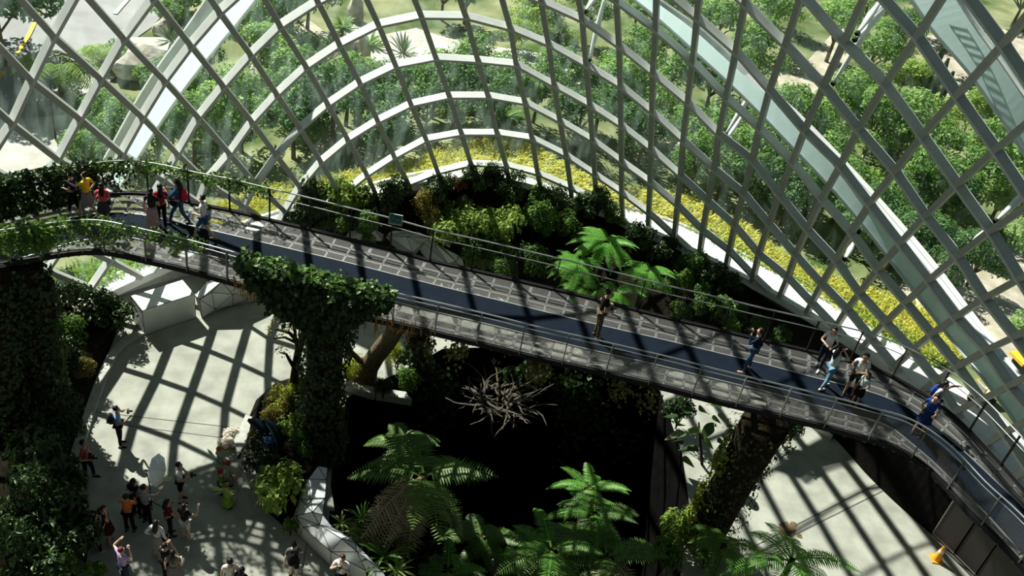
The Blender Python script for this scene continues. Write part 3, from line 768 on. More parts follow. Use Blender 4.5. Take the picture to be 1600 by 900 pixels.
a3 = arch('wide pale arch outside the glass at the upper right corner, carrying a ladder',
     [(1465, -70), (1497, -8), (1532, 46), (1567, 94), (1597, 138), (1660, 230)],
     [(1365, -70), (1415, -5), (1450, 48), (1512, 118), (1567, 198), (1620, 280)], 0.04, 2.2, 0.6, (WHITE, AQUA), ('flange', 'web'))
mb = MB(); o = a3.location
E0 = smooth_line([shell_at(*p, 2.9) for p in [(1480, -50), (1517, 0), (1525, 22), (1550, 62), (1575, 100), (1597, 124), (1640, 190)]], 24)
E1 = smooth_line([shell_at(*p, 2.9) for p in [(1455, -50), (1497, 0), (1507, 25), (1530, 65), (1554, 101), (1577, 127), (1620, 192)]], 24)
mb.tube([p - o for p in E0], 0.035, 6); mb.tube([p - o for p in E1], 0.03, 6)
for i in range(0, 24): mb.tube([E0[i] - o, E1[i] - o], 0.02, 5)
mb.build('ladder', WHITE, a3)
def strut(label, pa, pb, oa, ob, r0=0.07, r1=0.13):
    A_, B_ = shell_at(*pa, oa), shell_at(*pb, ob)
    t = thing('strut', label, 'strut', A_); mb = MB(); d = B_ - A_
    mb.tube([Vector((0, 0, 0)), d * .12, d * .5, d * .88, d], [r0 * .6, r0, r1, r0, r0 * .6], 10); mb.build('tube', WHITE, t, True)
    mb = MB(); mb.ball((0, 0, 0), r0 * 1.5, 8, 6); mb.build('end_fitting', DARKM, t, True)
for pa, pb, lb in [((921, 93), (946, -8), 'white strut fixed to the net at top centre, steep leg of the pair'), ((914, 18), (940, -20), 'white strut at top centre, short upper leg of the pair'),
        ((1134, 210), (1184, 130), 'white strut from the right arch, thick upper leg'), ((1137, 215), (1165, 172), 'white strut from the right arch, lower leg'),
        ((1302, 130), (1384, 0), 'white strut at upper right, long leg'), ((1340, 52), (1380, -4), 'white strut at upper right, short leg'), ((1336, 62), (1388, 10), 'white strut at upper right, middle leg'),
        ((1556, 346), (1625, 280), 'white strut at the right border, thick leg'), ((1508, 392), (1552, 350), 'white strut at the right border, lower leg'), ((1320, 405), (1336, 376), 'short white strut below the right arch'), ((1342, 362), (1366, 330), 'white strut crossing the web of the right arch')]:
    strut(lb, pa, pb, 0.15, 2.0)
# street light mast and yellow hand cart in the yard
mb = MB(); t = thing('lamp_post', 'dark slim post with a long head standing beside the road palm', 'post', gnd(88, 222)); mb.tube([(0, 0, 0), (0, 0, 1.7)], 0.035, 8); mb.build('pole', DARKM, t)
mb = MB(); mb.box((0, 0, 1.9), (.10, .10, .75)); mb.build('head', DARKM, t)
YEL = pm('yellow painted metal', (0.85, 0.52, 0.04), 0.5, var=0.1)
t = thing('construction_cart', 'yellow hooded cart parked in the pale yard at the right border', 'cart', gnd(1588, 585), 0.4)
mb = MB(); mb.box((0, 0, .9), (1.1, .8, .12)); mb.box((0.2, 0, 1.02), (.6, .7, .14)); mb.build('hood', YEL, t)
mb = MB(); mb.box((0.1, 0, .55), (.8, .6, .55)); mb.build('body', DARKM, t)
for sx in (-.4, .4):
    for sy in (-.36, .36):
        mb = MB(); R3 = Matrix.Rotation(PI / 2, 3, 'X'); mb.tube([(sx, sy - .05, .22), (sx, sy + .05, .22)], .22, 14); mb.build('wheel', DARKM, t)
t = thing('trolley', 'pale trolley with a yellow rim in the yard beside the arch foot', 'trolley', gnd(1532, 628), 0.5)
mb = MB(); mb.box((0, 0, .5), (1.0, .5, .05)); mb.box((-.5, 0, .75), (.05, .5, .5)); mb.build('tray', pm('weathered plank', (.6, .55, .45), .8), t)
mb = MB()
for s in (-.25, .25): mb.tube([(-.5, s, .1), (-.5, s, 1.0), (-.3, s, 1.05)], .03, 6)
mb.build('frame', YEL, t)
for sx in (-.4, .4):
    mb = MB(); mb.tube([(sx, -.25, .12), (sx, .25, .12)], .12, 12); mb.build('wheel', DARKM, t)
# ------------------------------------------------------------------ floor with the sunken garden
PIT = [(-4.9, 23.0), (-5.1, 25.6), (-3.4, 27.6), (-2.2, 29.2), (-.5, 29.8), (3, 29.8), (6.4, 29.2), (7.2, 26.0), (7.4, 23.6), (7.0, 20.5), (6.6, 17), (6.2, 9), (-0.5, 9), (-1.2, 16.5), (-2.6, 18.6), (-4.0, 20.0), (-4.6, 21.5)]
FLO = [(-24, 7), (-24, 20), (-19, 24.5), (-15.8, 27.2), (-13.2, 29.2), (-9, 31), (-5.5, 33.5), (0, 34), (6, 33), (12, 31), (14.2, 29), (16.6, 25.8), (18.3, 22.6), (19, 18), (19, 7)]
K_ = 27 / 25.5
PIT = [(a * K_, b * K_) for a, b in PIT]; FLO = [(-30, 7), (-30, 16)] + [(p.x - n.x * .02, p.y - n.y * .02) for p, n in list(zip(BP, BN))[::2] if p.y > 18 and p.x < -5.5] + [(a * K_, b * K_) for a, b in FLO[7:]]
tri = tessellate_polygon([[Vector((*p, 0)) for p in FLO], [Vector((*p, 0)) for p in PIT]])
mb = MB(); mb.v = [(*p, 0.0) for p in FLO + PIT]; mb.f = [tuple(t) for t in tri]
tag(mb.build('floor', CONC), 'pale concrete floor of the conservatory', kind='structure')
def wall_of(poly, z0, z1, closed=True):
    m = MB(); n = len(poly)
    for i in range(n if closed else n - 1):
        a, b = poly[i], poly[(i + 1) % n]
        m.quad((a[0], a[1], z0), (b[0], b[1], z0), (b[0], b[1], z1), (a[0], a[1], z1))
    return m
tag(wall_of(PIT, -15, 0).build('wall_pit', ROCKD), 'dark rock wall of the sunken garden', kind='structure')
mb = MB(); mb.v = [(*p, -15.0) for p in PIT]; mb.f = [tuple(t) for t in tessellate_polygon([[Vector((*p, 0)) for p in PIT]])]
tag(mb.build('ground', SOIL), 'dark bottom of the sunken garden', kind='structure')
# the planted mountain behind the viewpoint
mb = MB(); g = random.Random(5); nx_, nz_ = 26, 20
for j in range(nz_ + 1):
    for i in range(nx_ + 1):
        mb.v.append((-34 + 68 * i / nx_, -4.5 - 0.10 * j + g.uniform(-.8, .8) - 6 * abs(i / nx_ - .5), -1 + 46 * j / nz_))
mb.f = [(j * (nx_ + 1) + i, j * (nx_ + 1) + i + 1, (j + 1) * (nx_ + 1) + i + 1, (j + 1) * (nx_ + 1) + i) for j in range(nz_) for i in range(nx_)]
tag(mb.build('mountain', pm('planted mountain face', (0.012, 0.022, 0.010), 0.95, var=.5, scale=1.5)), 'dark planted rock face behind the viewpoint', kind='structure')
# drain channel and joints let into the floor
DARKJ = pm('dark floor joint', (0.10, 0.10, 0.09), 0.8)
def joint(name, pts, w, label):
    m = MB(); P = [at(*p) + Vector((0, 0, 0.004)) for p in pts]; m.sweep(P, [Vector((0, 0, 1))] * len(P), w, -0.003, 0.003)
    return tag(m.build(name, DARKJ), label, kind='structure')
joint('trim_3', [(1170, 858), (1372, 755)], 0.035, 'dark edge of the drain channel on the right floor')
joint('trim_4', [(1172, 870), (1400, 757)], 0.05, 'second dark edge of the drain channel on the right floor')
joint('trim_5', [(150, 644), (400, 672)], 0.03, 'thin joint across the left floor'); joint('trim_6', [(165, 661), (396, 690)], 0.03, 'second thin joint across the left floor')
joint('trim_7', [(480, 845), (470, 905)], 0.03, 'short joint in the floor at the lower left')
STAIN = pm('rust brown floor stain', (0.16, 0.11, 0.06), 0.85, var=.5, scale=4)
mb = MB(); g = random.Random(2)
for (x, y, r) in [(1229, 825, .32), (1226, 834, .25), (1240, 820, .14), (1249, 838, .12)]:
    p = at(x, y); mb.add([(p.x + r * g.uniform(.6, 1.2) * math.cos(k * .7), p.y + r * g.uniform(.6, 1.2) * math.sin(k * .7), .004 + .001 * len(mb.f)) for k in range(9)], [tuple(range(9))])
tag(mb.build('floor_stain', STAIN), 'dark brown stain on the right floor beside the drain', kind='structure')
# ------------------------------------------------------------------ planted slope between bridge and glass
INN = smooth_line([at(x, y, 0.2) for x, y in [(318, 470), (380, 452), (440, 436), (500, 426), (560, 420), (650, 425), (740, 440), (820, 470), (900, 505), (1000, 535), (1100, 570), (1200, 615), (1300, 683)]], 40)
t0, t1 = th_of(335, 385), th_of(1400, 575)
OUTB = []
for i in range(40):
    t = lerp(t0, t1, i / 39); p = base_pt(t); OUTB.append(p - hn(p) * 0.30 + Vector((0, 0, -0.33)))
mb = MB(); NR = 12
for i in range(40):
    for k in range(NR + 1):
        f = k / NR; p = INN[i].lerp(OUTB[i], f); z = lerp(0.25, OUTB[i].z, max(0, f - .22) / .78) + 0.10 * math.sin(i * 1.3 + k * 2.1)
        mb.v.append((p.x, p.y, z))
mb.f = [(i * (NR + 1) + k, (i + 1) * (NR + 1) + k, (i + 1) * (NR + 1) + k + 1, i * (NR + 1) + k + 1) for i in range(39) for k in range(NR)]
BB = BVHTree.FromPolygons([Vector(v) for v in mb.v], mb.f)
nb = len(mb.v)
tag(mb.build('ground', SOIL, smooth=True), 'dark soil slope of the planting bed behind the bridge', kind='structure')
ED = [(p.x, p.y, .2) for p in INN]
tag(wall_of([(p.x, p.y) for p in INN], 0, .32, False).build('trim_8', CONC2), 'low kerb of the planting bed', kind='structure')
def bed(px, py):
    h = BB.ray_cast(Vector(CC), Vector(ray(px, py)))
    return h[0] if h[0] else at(px, py, 0.3)
def bdrop(x, y):
    h = BB.ray_cast(Vector((x, y, 30)), Vector((0, 0, -1)))
    return h[0].z if h[0] else 0.0
# dark retaining wall under the right part of the glass
RW = smooth_line([(*at(x, y, 0)[:2], 0) for x, y in [(1285, 668), (1310, 690), (1352, 740), (1400, 787), (1450, 830), (1490, 868), (1530, 908), (1580, 960)]], 30)
mb = MB(); TOPW = []
for i, p in enumerate(RW):
    th, _ = shell_uv((p.x, p.y, 3)); b = base_pt(th); b = b - hn(b) * .2
    top = Vector((b.x, b.y, b.z - 0.3)); TOPW.append(top)
    mb.v += [(p.x, p.y, 0), (lerp(p.x, b.x, .35), lerp(p.y, b.y, .35), top.z * .8), (top.x, top.y, top.z)]
mb.f = [q for i in range(29) for q in ((i * 3, i * 3 + 3, i * 3 + 4, i * 3 + 1), (i * 3 + 1, i * 3 + 4, i * 3 + 5, i * 3 + 2))]
tag(mb.build('wall_right', pm('black louvred wall', (0.006, 0.0055, 0.005), 0.95, var=.2, scale=3, spec=.02)), 'black retaining wall curving below the right end of the bridge', kind='structure')
# framed mesh panels against the wall
PANM = meshm('dark perforated panel', (0.05, 0.045, 0.045), (1, 2), 0.03, 0.75)
def framed(label, A_, B_, z0, z1):
    t = thing('mesh_panel', label, 'panel', A_); d = (B_ - A_); d.z = 0
    m = MB(); m.quad((0, 0, z0), (d.x, d.y, z0), (d.x, d.y, z1), (0, 0, z1)); m.build('mesh', PANM, t)
    m = MB()
    for a, b in (((0, 0, z0), (d.x, d.y, z0)), ((d.x, d.y, z0), (d.x, d.y, z1)), ((d.x, d.y, z1), (0, 0, z1)), ((0, 0, z1), (0, 0, z0))): m.tube([a, b], .03, 4)
    m.build('frame', pm('grey panel frame', (0.16, 0.15, 0.14), .5), t)
for k, (i, j, lb) in enumerate([(18, 21, 'dark mesh panel in a grey frame on the black wall, first from the bridge bend'), (21, 24, 'dark mesh panel behind the orange cone'), (24, 29, 'dark mesh panel at the lower right corner')]):
    framed(lb, RW[i] + Vector((-.12, -.12, 0)), RW[j] + Vector((-.12, -.12, 0)), .25, 2.6)
# black mesh wall strip under the ledge behind the far railing
mb = MB(); L1 = [th_of(x, y) for x, y in [(1185, 445), (1230, 470), (1262, 487), (1305, 515), (1350, 550), (1400, 575)]]
U = [];
for t in L1:
    p = base_pt(t); q = p - hn(p) * .24; U.append(q)
mb = MB(); U2 = smooth_line(U, 20)
for q in U2: mb.v += [(q.x, q.y, q.z - 2.6), (q.x, q.y, q.z - .3)]
mb.f = [(2 * i, 2 * i + 2, 2 * i + 3, 2 * i + 1) for i in range(19)]
tag(mb.build('wall_ledge', pm('dark slatted wall', (0.05, 0.042, 0.04), .7, var=.25, scale=12)), 'dark perforated wall below the white ledge behind the bridge', kind='structure')
# ------------------------------------------------------------------ silver faceted planters
def facet(name, label, V, F, lines=True, mat=SILVER):
    o = Vector(V[0]); o.z = 0
    m = MB(); m.add([Vector(v) - o for v in V], F)
    me = m.build(name, mat); me.location = o
    tag(me, label, 'planter')
    if lines:
        k = MB(); done = set()
        for f in F:
            for a, b in zip(f, f[1:] + f[:1]):
                e = (min(a, b), max(a, b))
                if e in done: continue
                done.add(e); k.tube([Vector(V[a]) - o, Vector(V[b]) - o], .012, 4)
        k.build('seam', DARKM, me)
    return me
b0 = [at(226, 524), at(306, 497)]
e = (b0[1] - b0[0]); n_ = Vector((-e.y, e.x, 0)).normalized() * 1.05
H1 = 1.25
V = [b0[0], b0[1], b0[1] + n_, b0[0] + n_]
V = V + [v + Vector((0, 0, H1)) for v in V]
facet('planter', 'long silver box beside the bushes on the left floor', V, [(4, 5, 6, 7), (0, 1, 5, 4), (1, 2, 6, 5), (2, 3, 7, 6), (3, 0, 4, 7)])
def at3(l): return [at(x, y, z) for x, y, z in l]
V = at3([(316, 498, 0), (338, 486, 0), (364, 478, 0), (440, 462, 0), (312, 468, .95), (336, 483, .25), (331, 457, 1.15), (364, 460, .9), (346, 440, 1.5), (398, 461, .5), (398, 447, 1.0), (440, 455, .3), (420, 440, .9), (305, 462, .9), (380, 432, 1.0), (322, 440, 1.0)])
facet('planter', 'silver faceted block right of the long silver box', V, [(0, 1, 5), (0, 5, 4), (4, 5, 6), (5, 1, 2), (5, 2, 7), (5, 7, 6), (6, 7, 8), (7, 9, 10), (7, 2, 9), (9, 2, 3), (9, 3, 11), (9, 11, 12), (9, 12, 10), (7, 10, 8), (8, 10, 14), (10, 12, 14), (4, 6, 8), (4, 8, 15), (8, 14, 15), (0, 4, 13), (4, 15, 13)])
V = at3([(540, 385, .5), (598, 383, .5), (598, 376, 1.0), (582, 356, 1.6), (545, 361, 1.6), (535, 378, .9), (600, 366, 1.5), (628, 368, 1.3)])
facet('planter', 'silver box top seen through the far railing under the sign', V, [(0, 1, 2, 5), (5, 2, 3, 4), (1, 6, 2), (2, 6, 3)])
V = at3([(596, 385, .4), (650, 400, .3), (705, 420, .2), (728, 425, .2), (604, 368, 1.2), (636, 370, 1.4), (645, 395, .9), (662, 380, 1.0), (672, 372, 1.5), (700, 412, .6), (712, 408, .8), (690, 385, 1.2), (655, 362, 1.5), (612, 360, 1.5), (722, 402, 1.0)])
facet('planter', 'silver faceted mound behind the far railing right of the sign', V, [(0, 1, 6), (0, 6, 4), (4, 6, 5), (6, 7, 5), (6, 1, 7), (5, 7, 8), (7, 1, 9), (7, 9, 8), (1, 2, 9), (9, 2, 10), (8, 9, 10), (2, 3, 10), (8, 10, 11), (5, 8, 12), (8, 11, 12), (4, 5, 12), (4, 12, 13), (10, 3, 14), (10, 14, 11)])
# long low faceted wall between the left floor and the sunken garden
V = at3([(497, 728, 1.7), (512, 731, 1.6), (482, 748, 1.6), (510, 750, 1.6), (508, 778, 1.6), (486, 780, 1.5), (470, 780, 1.2), (488, 800, 1.75), (504, 804, 1.6), (462, 806, .9), (499, 820, 1.4), (474, 824, .9), (520, 824, 1.6), (545, 838, 1.6), (517, 862, 1.3), (534, 842, 1.75), (558, 862, 1.55), (572, 892, 1.2), (598, 893, 1.5), (555, 848, 1.6), (612, 915, 1.4), (590, 915, 1.1), (468, 838, 0.0), (517, 886, 0.0), (575, 925, 0.0), (455, 815, 0.0), (464, 780, 0), (478, 745, 0)])
facet('planter', 'long silver faceted wall at the lower edge beside the bromeliads', V, [(0, 1, 3), (0, 3, 2), (2, 3, 4, 5), (2, 5, 6), (5, 4, 7), (6, 5, 7), (7, 4, 8), (6, 7, 9), (7, 8, 10), (9, 7, 10), (9, 10, 11), (8, 12, 10), (10, 12, 13), (10, 13, 15), (10, 15, 14), (11, 10, 14), (15, 13, 19), (15, 19, 16), (14, 15, 16), (14, 16, 17), (16, 19, 18), (17, 16, 18), (17, 18, 20, 21), (11, 14, 23, 22), (14, 17, 24, 23), (9, 11, 22, 25), (6, 9, 25, 26), (2, 6, 26, 27)])
# pale slabs
def slab(label, pts, z, th):
    P = [at(x, y, z) for x, y in pts]; m = MB(); o = P[0]
    m.prism([(p.x - o.x, p.y - o.y) for p in P], -th, 0); k = m.build('stone_slab', CONC2); k.location = o
    return tag(k, label, 'slab')
slab('pale stone slab beside the leaning trunk under the bridge', [(588, 615), (594, 606), (634, 612), (644, 624)], .35, .35)
slab('second pale slab behind the ivy pillar', [(527, 598), (540, 594), (590, 606), (585, 615)], .35, .35)
P = [at(x, y, 0) for x, y in [(366, 700), (384, 660), (394, 664), (384, 712), (394, 735), (420, 775), (408, 786), (378, 745)]]
mb = MB(); o = P[0]; mb.prism([(p.x - o.x, p.y - o.y) for p in P], 0, .42); k = mb.build('stone_bench', CONC2); k.location = o
tag(k, 'low grey stone bench edging the flower bed on the left floor', 'bench')
# planted mound left of the ivy pillar
MND = [at(x, y, 0) for x, y in [(384, 664), (400, 625), (430, 598), (462, 588), (520, 600), (535, 640), (515, 700), (505, 800), (470, 835), (440, 820), (408, 790), (388, 735)]]
def mound(label, poly, hgt, mat=SOIL, nm='flower_bed'):
    c = sum(poly, Vector()) / len(poly); m = MB()
    for k in range(5):
        f = 1 - k / 4 * .75; z = hgt * (1 - (1 - k / 4) ** 2) + (.25 if k else .0)
        m.v += [((p.x - c.x) * f, (p.y - c.y) * f, z) for p in poly]
    n = len(poly)
    m.f = [(k * n + i, k * n + (i + 1) % n, (k + 1) * n + (i + 1) % n, (k + 1) * n + i) for k in range(4) for i in range(n)] + [tuple(4 * n + i for i in range(n))]
    o = m.build(nm, mat); o.location = (c.x, c.y, 0)
    return tag(o, label, kind='structure')
mound('planted mound between the left floor and the ivy pillar', MND, .8)
mound('dark planting bed along the left side of the floor', [at(x, y, 0) for x, y in [(0, 420), (80, 440), (190, 500), (150, 600), (125, 680), (95, 760), (95, 840), (120, 905), (-60, 960), (-120, 700)]], .7)
mb = MB(); KL = smooth_line([at(x, y, 0) for x, y in [(222, 522), (196, 528), (172, 560), (152, 612), (132, 672), (112, 735), (98, 790), (97, 850)]], 20)
mb.sweep(KL, [Vector((0, 0, 1))] * 20, .34, 0, .14); tag(mb.build('trim_9', CONC2), 'pale kerb along the left edge of the floor', kind='structure')
# ------------------------------------------------------------------ bushes, one by one
def bush_proto(seed, n, L, W, mat, nb=8, R=.62, H=.75):
    V, F = foliage(seed, n, blobset(seed, nb, R, H, .25, .28, .48), L, W, inner=.45)
    cm = npmesh('foliage', V, F, mat); m = MB(); g = random.Random(seed)
    for k in range(5):
        a = k * 1.3; m.tube([(0, 0, -.2), (.15 * math.cos(a), .15 * math.sin(a), .35), (.5 * math.cos(a), .5 * math.sin(a), .8)], [.035, .025, .01], 5)
    tm = bpy.data.meshes.new('stem'); tm.from_pydata(m.v, [], m.f); tm.materials.append(BARKD)
    return cm, tm
BP_ = {
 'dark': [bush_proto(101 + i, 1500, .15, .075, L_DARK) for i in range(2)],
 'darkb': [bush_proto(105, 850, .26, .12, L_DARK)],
 'mid': [bush_proto(111 + i, 1500, .14, .07, L_MID) for i in range(2)],
 'midb': [bush_proto(115, 700, .27, .13, L_MID)],
 'lime': [bush_proto(121 + i, 900, .20, .10, L_LIME) for i in range(2)],
 'olive': [bush_proto(131, 1600, .11, .06, L_OLIVE)],
 'grey': [bush_proto(141, 1500, .15, .05, L_GREY, 6)],
 'red': [bush_proto(151, 500, .30, .08, L_RED, 5)],
 'moss': [bush_proto(161, 1500, .10, .05, L_MOSS, 8)],
 'white': [bush_proto(171, 160, .09, .08, L_WHITE, 8)],
}
KNB = {'dark': 'dark small-leaved', 'darkb': 'dark glossy broad-leaved', 'mid': 'mid green', 'midb': 'green broad-leaved', 'lime': 'yellow green', 'olive': 'olive brown', 'grey': 'grey green rounded', 'red': 'rusty red', 'moss': 'bright mossy', 'white': 'white flowering'}
def bush(kind, px, py, rad, label, ground=None, squash=1.0, group=None):
    """rad: apparent radius in pixels; foot is placed on the ground under the crown's middle"""
    def hit(x, y):
        if ground is None: return at(x, y, .3)
        h = BB.ray_cast(Vector(CC), Vector(ray(x, y)))
        return h[0]
    y = py + rad * .75; p = None
    while p is None and y < py + 160:
        x = px + (y - py) * (410 - px) / (2480 - py); p = hit(x, y); y += 5
    if p is None: p = at(px, py + rad, .3)
    d = (p - Vector(CC)).length; r = rad / FPX * d
    h = .3
    while proj(p + Vector((0, 0, h)))[1] > py - rad * .9 and h < 6: h += .05
    cm, tm = BP_[kind][rnd.randrange(len(BP_[kind]))]
    t = thing('bush', label, 'bush', p, rnd.random() * 6.28, group, None, 1)
    t.scale = (r / .98, r / .98, h / 1.42)
    link('foliage', cm, t); link('stem', tm, t)
    if kind == 'dark' and 'white flower' in label: tag(link('flowers', BP_['white'][0][0], t, (0, 0, .06)), None, None, None, 'stuff')
    return t
BL = '''
dark 490 292 24 1.3|in front of the left yellow grass, beside the lowest left arc
lime 527 297 27 1|left of the bare dark gap behind the far railing
lime 556 304 24 1|beside its twin under the left end of the yellow grass
dark 588 318 28 1|between the lime bush and the tall dark bush
dark 618 292 26 1.5|tall, directly below the second lowest arc
olive 662 322 27 1.2|above the small sign on the railing
mid 574 352 30 1|behind the railing left of the sign
dark 482 335 28 1|low, behind the far railing at the left end of the bed
dark 452 352 17 1 |with white flowers, at the left end of the bed
mid 520 352 26 .8|low, behind the far railing in shade
dark 692 292 26 1|below the white arc end, left of the red plant
red 714 288 13 1|small plant glowing among the dark bushes below the lettered beam
dark 742 282 24 1.4|below the lettered beam
dark 775 270 18 1.6|climbing the rib right of the lettered beam
dark 798 292 24 1.2|right of the lettered beam
mid 764 258 10 1|creeping over the kerb under the lettered beam
grey 723 318 16 1|ball-shaped, in the middle of the bed
mid 690 332 19 1|ball-shaped, left of the grey ball
lime 703 352 32 .9|behind the silver mound
lime 748 346 34 1|large-leaved, in the middle of the bed
lime 788 350 32 1|large-leaved, right of the middle of the bed
mid 735 386 30 .9|low, above the far railing in the middle
mid 782 388 32 .9|low, above the far railing right of the middle
lime 748 412 16 .8|small rosette just over the deck edge
mid 838 338 34 1.1|in shade between the lime bushes and the tree fern
dark 868 316 28 1.3|below the right end of the lowest arc
mid 842 306 17 1|catching light below the lowest arc
mid 872 352 26 1|left of the tall tree fern crown
dark 905 322 26 1.4|at the white ledge, left of the rib foot
dark 937 312 24 1.5|tall, against the third rib foot
mid 962 335 18 1.2|at the end of the white ledge
mid 893 352 24 1|between two tree ferns
mid 838 402 30 .8|dim and low, left of the tree ferns
mid 790 422 24 .7|dim, just behind the far railing
dark 1000 372 26 1|behind the tall tree fern, under the ledge
dark 1040 392 26 1|under the ledge, second from the tall fern
mid 1078 412 26 1|under the ledge, third from the tall fern
dark 1112 432 26 1|under the ledge, fourth from the tall fern
dark 1142 446 22 1.1|under the ledge, at the end of the row
mid 1060 442 26 1|right of the tree ferns above the far railing
mid 1092 468 24 1|behind the far railing, right of the tree ferns
midb 1122 488 24 1|behind the far railing, left of the photographer
mid 1150 488 20 1|behind the railing at the photographer
mid 1186 510 18 1|at the dark mesh wall, left
mid 1216 532 19 1|at the dark mesh wall, right of the photographer
mid 1066 486 18 .8|low, just over the deck edge right of the ferns
midb 1140 512 16 .8|low, just over the deck edge near the photographer
'''
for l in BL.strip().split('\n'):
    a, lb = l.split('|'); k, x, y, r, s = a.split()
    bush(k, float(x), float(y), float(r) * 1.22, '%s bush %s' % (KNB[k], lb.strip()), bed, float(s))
BL2 = '''
dark 106 447 30 1.3|beside the aqua arch foot at the left
dark 134 478 36 1.1|with white flowers, left of the long silver box
dark 172 488 32 1|at the corner of the long silver box
mid 112 512 28 1|below the flowering bush at the left
dark 100 560 36 1.2|right of the ivy curtain
olive 133 578 22 1|at the edge of the left floor
dark 62 540 40 1.3|behind the ivy curtain
darkb 30 640 32 1.2|with pale glossy leaves at the left border
dark 92 650 40 1.2|at the left floor edge above the man in red
darkb 62 722 44 1.2|large, left of the man in red
darkb 92 748 34 1.2|with shining leaves beside the man in red
dark 40 800 56 1.2|large, in deep shade at the lower left
darkb 100 815 40 1|beside the group of visitors
darkb 128 850 30 1|hanging over the floor beside the woman in black
dark 40 880 56 1|at the lower left corner
mid 148 893 18 1|bright, at the lower border left of the woman in lilac
mid 96 885 28 1|at the lower border
moss 432 632 28 .8|at the tip of the flower bed
lime 458 668 26 1|fresh, beside the dark leaf sculpture
dark 408 712 32 .9|with white flowers, along the stone bench
dark 426 742 26 .9|low, right of the stone bench
lime 437 762 40 1.1|rounded, at the lower end of the flower bed
olive 446 640 24 1|beside the bare branched tree
dark 476 640 28 1.1|at the foot of the ivy pillar
mid 470 700 26 1|between sculpture and ivy pillar
mid 454 822 14 .8|at the corner of the silver wall
moss 452 608 20 .7|low, under the bare branched tree
olive 424 655 22 .7|low, between the floor and the bare branched tree
moss 470 600 18 .8|right of the bare branched tree
olive 400 690 20 .7|low, at the end of the stone bench
mid 492 620 20 .9|small, between bare tree and ivy pillar
moss 545 570 24 .9|at the root of the thick trunk
moss 622 556 22 1.1|right of the thick trunk under the bridge
dark 645 560 28 1.3|right of the mossy hummock under the bridge
mid 640 590 22 1|hanging over the sunken garden edge
dark 600 605 16 .8|between the two pale slabs
dark 1066 640 26 1.1|hanging below the bridge over the right rim
lime 1062 822 28 1.3|leafy, at the foot of the mossy pillar
mid 1040 868 30 1.2|at the lower border left of the mossy pillar
mid 1110 860 26 1|right of the mossy pillar foot
dark 1235 668 26 .8|in shadow where the mossy pillar meets the bridge
'''
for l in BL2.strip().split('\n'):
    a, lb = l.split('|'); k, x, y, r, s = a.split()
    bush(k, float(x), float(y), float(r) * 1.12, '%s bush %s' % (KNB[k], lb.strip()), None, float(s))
# ------------------------------------------------------------------ tree ferns
FR = {
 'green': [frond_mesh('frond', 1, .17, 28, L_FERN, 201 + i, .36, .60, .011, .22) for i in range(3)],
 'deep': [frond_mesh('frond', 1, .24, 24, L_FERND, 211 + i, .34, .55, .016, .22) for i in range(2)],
 'brown': [frond_mesh('frond', 1, .24, 24, L_BROWN, 221 + i, .18, .55, .013, .45) for i in range(2)],
}
def fern(label, top, L, nfr, kinds, seed, trunk=3.0, tiers=2, group=None):
    g = random.Random(seed); t = thing('tree_fern', label, 'fern', (top[0], top[1], top[2] - trunk), 0, group)
    m = MB(); m.tube([(0, 0, 0), (.03, 0, trunk * .5), (0, 0, trunk)], [.16, .12, .10], 8); m.build('trunk', BARKD, t)
    for i in range(nfr):
        tr = i % tiers; a = 2.399 * i + g.uniform(-.15, .15); k = kinds[min(len(kinds) - 1, int(len(kinds) * i / nfr))]
        f = link('frond', FR[k][g.randrange(len(FR[k]))], t, (0, 0, trunk - .05 - .12 * tr))
        if k == 'brown': a = -PI / 2 + g.uniform(-1.25, 1.25)
        s = L * g.uniform(.82, 1.08) * (1 if tr == 0 else .95); f.scale = (s,) * 3
        tilt = {'green': -.02, 'deep': .0, 'brown': .05}[k] + .22 * tr + g.uniform(-.12, .12) - .35 * (i < 3)
        f.rotation_euler = (0, tilt, a)
    return t
def top_at(px, py, z): return at(px, py, z)
fern('tall bright green tree fern standing above the bed behind the bridge', top_at(947, 378, 3.9), 1.75, 26, ['green'], 1, 3.2)
fern('bright green tree fern behind the far railing left of the tall one', top_at(903, 412, 3.0), 1.55, 24, ['green'], 2, 2.4)
fern('bright green tree fern behind the far railing right of the tall one', top_at(1012, 424, 3.0), 1.6, 24, ['green'], 3, 2.4)
fern('low green tree fern behind the man in black', top_at(962, 455, 2.6), 1.4, 20, ['green'], 4, 2.0)
fern('low green tree fern at the deck edge left of the man in black', top_at(905, 446, 2.3), 1.2, 18, ['green'], 5, 1.8)
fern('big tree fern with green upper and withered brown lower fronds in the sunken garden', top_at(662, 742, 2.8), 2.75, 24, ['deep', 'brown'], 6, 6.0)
fern('slender deep green tree fern above the withered one', top_at(632, 690, .4), 1.6, 10, ['deep'], 16, 6.0)
fern('sunlit layered tree fern in the middle of the sunken garden', top_at(922, 760, 1.0), 1.7, 12, ['green'], 7, 6.0)
fern('second crown below the sunlit layered fern', top_at(930, 802, 1.5), 1.9, 12, ['green', 'deep'], 8, 6.0, 2)
fern('broad green tree fern at the lower border left of centre', top_at(862, 858, 1.6), 2.1, 14, ['green', 'deep'], 9, 6.0)
fern('yellowing tree fern at the lower border below the layered fern', top_at(948, 868, 1.3), 2.3, 14, ['deep', 'deep', 'brown'], 10, 6.0)
fern('bright green tree fern at the lower border on the right', top_at(1238, 874, 3.0), 2.3, 15, ['green'], 11, 6.0)
fern('deep green tree fern left of the bright one at the lower border', top_at(1132, 852, 2.2), 1.5, 12, ['deep'], 12, 6.0)
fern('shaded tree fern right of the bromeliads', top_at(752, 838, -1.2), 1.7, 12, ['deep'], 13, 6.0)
fern('shaded low fern at the lower border right of the bromeliads', top_at(700, 890, .8), 1.6, 12, ['deep', 'green'], 14, 6.0)
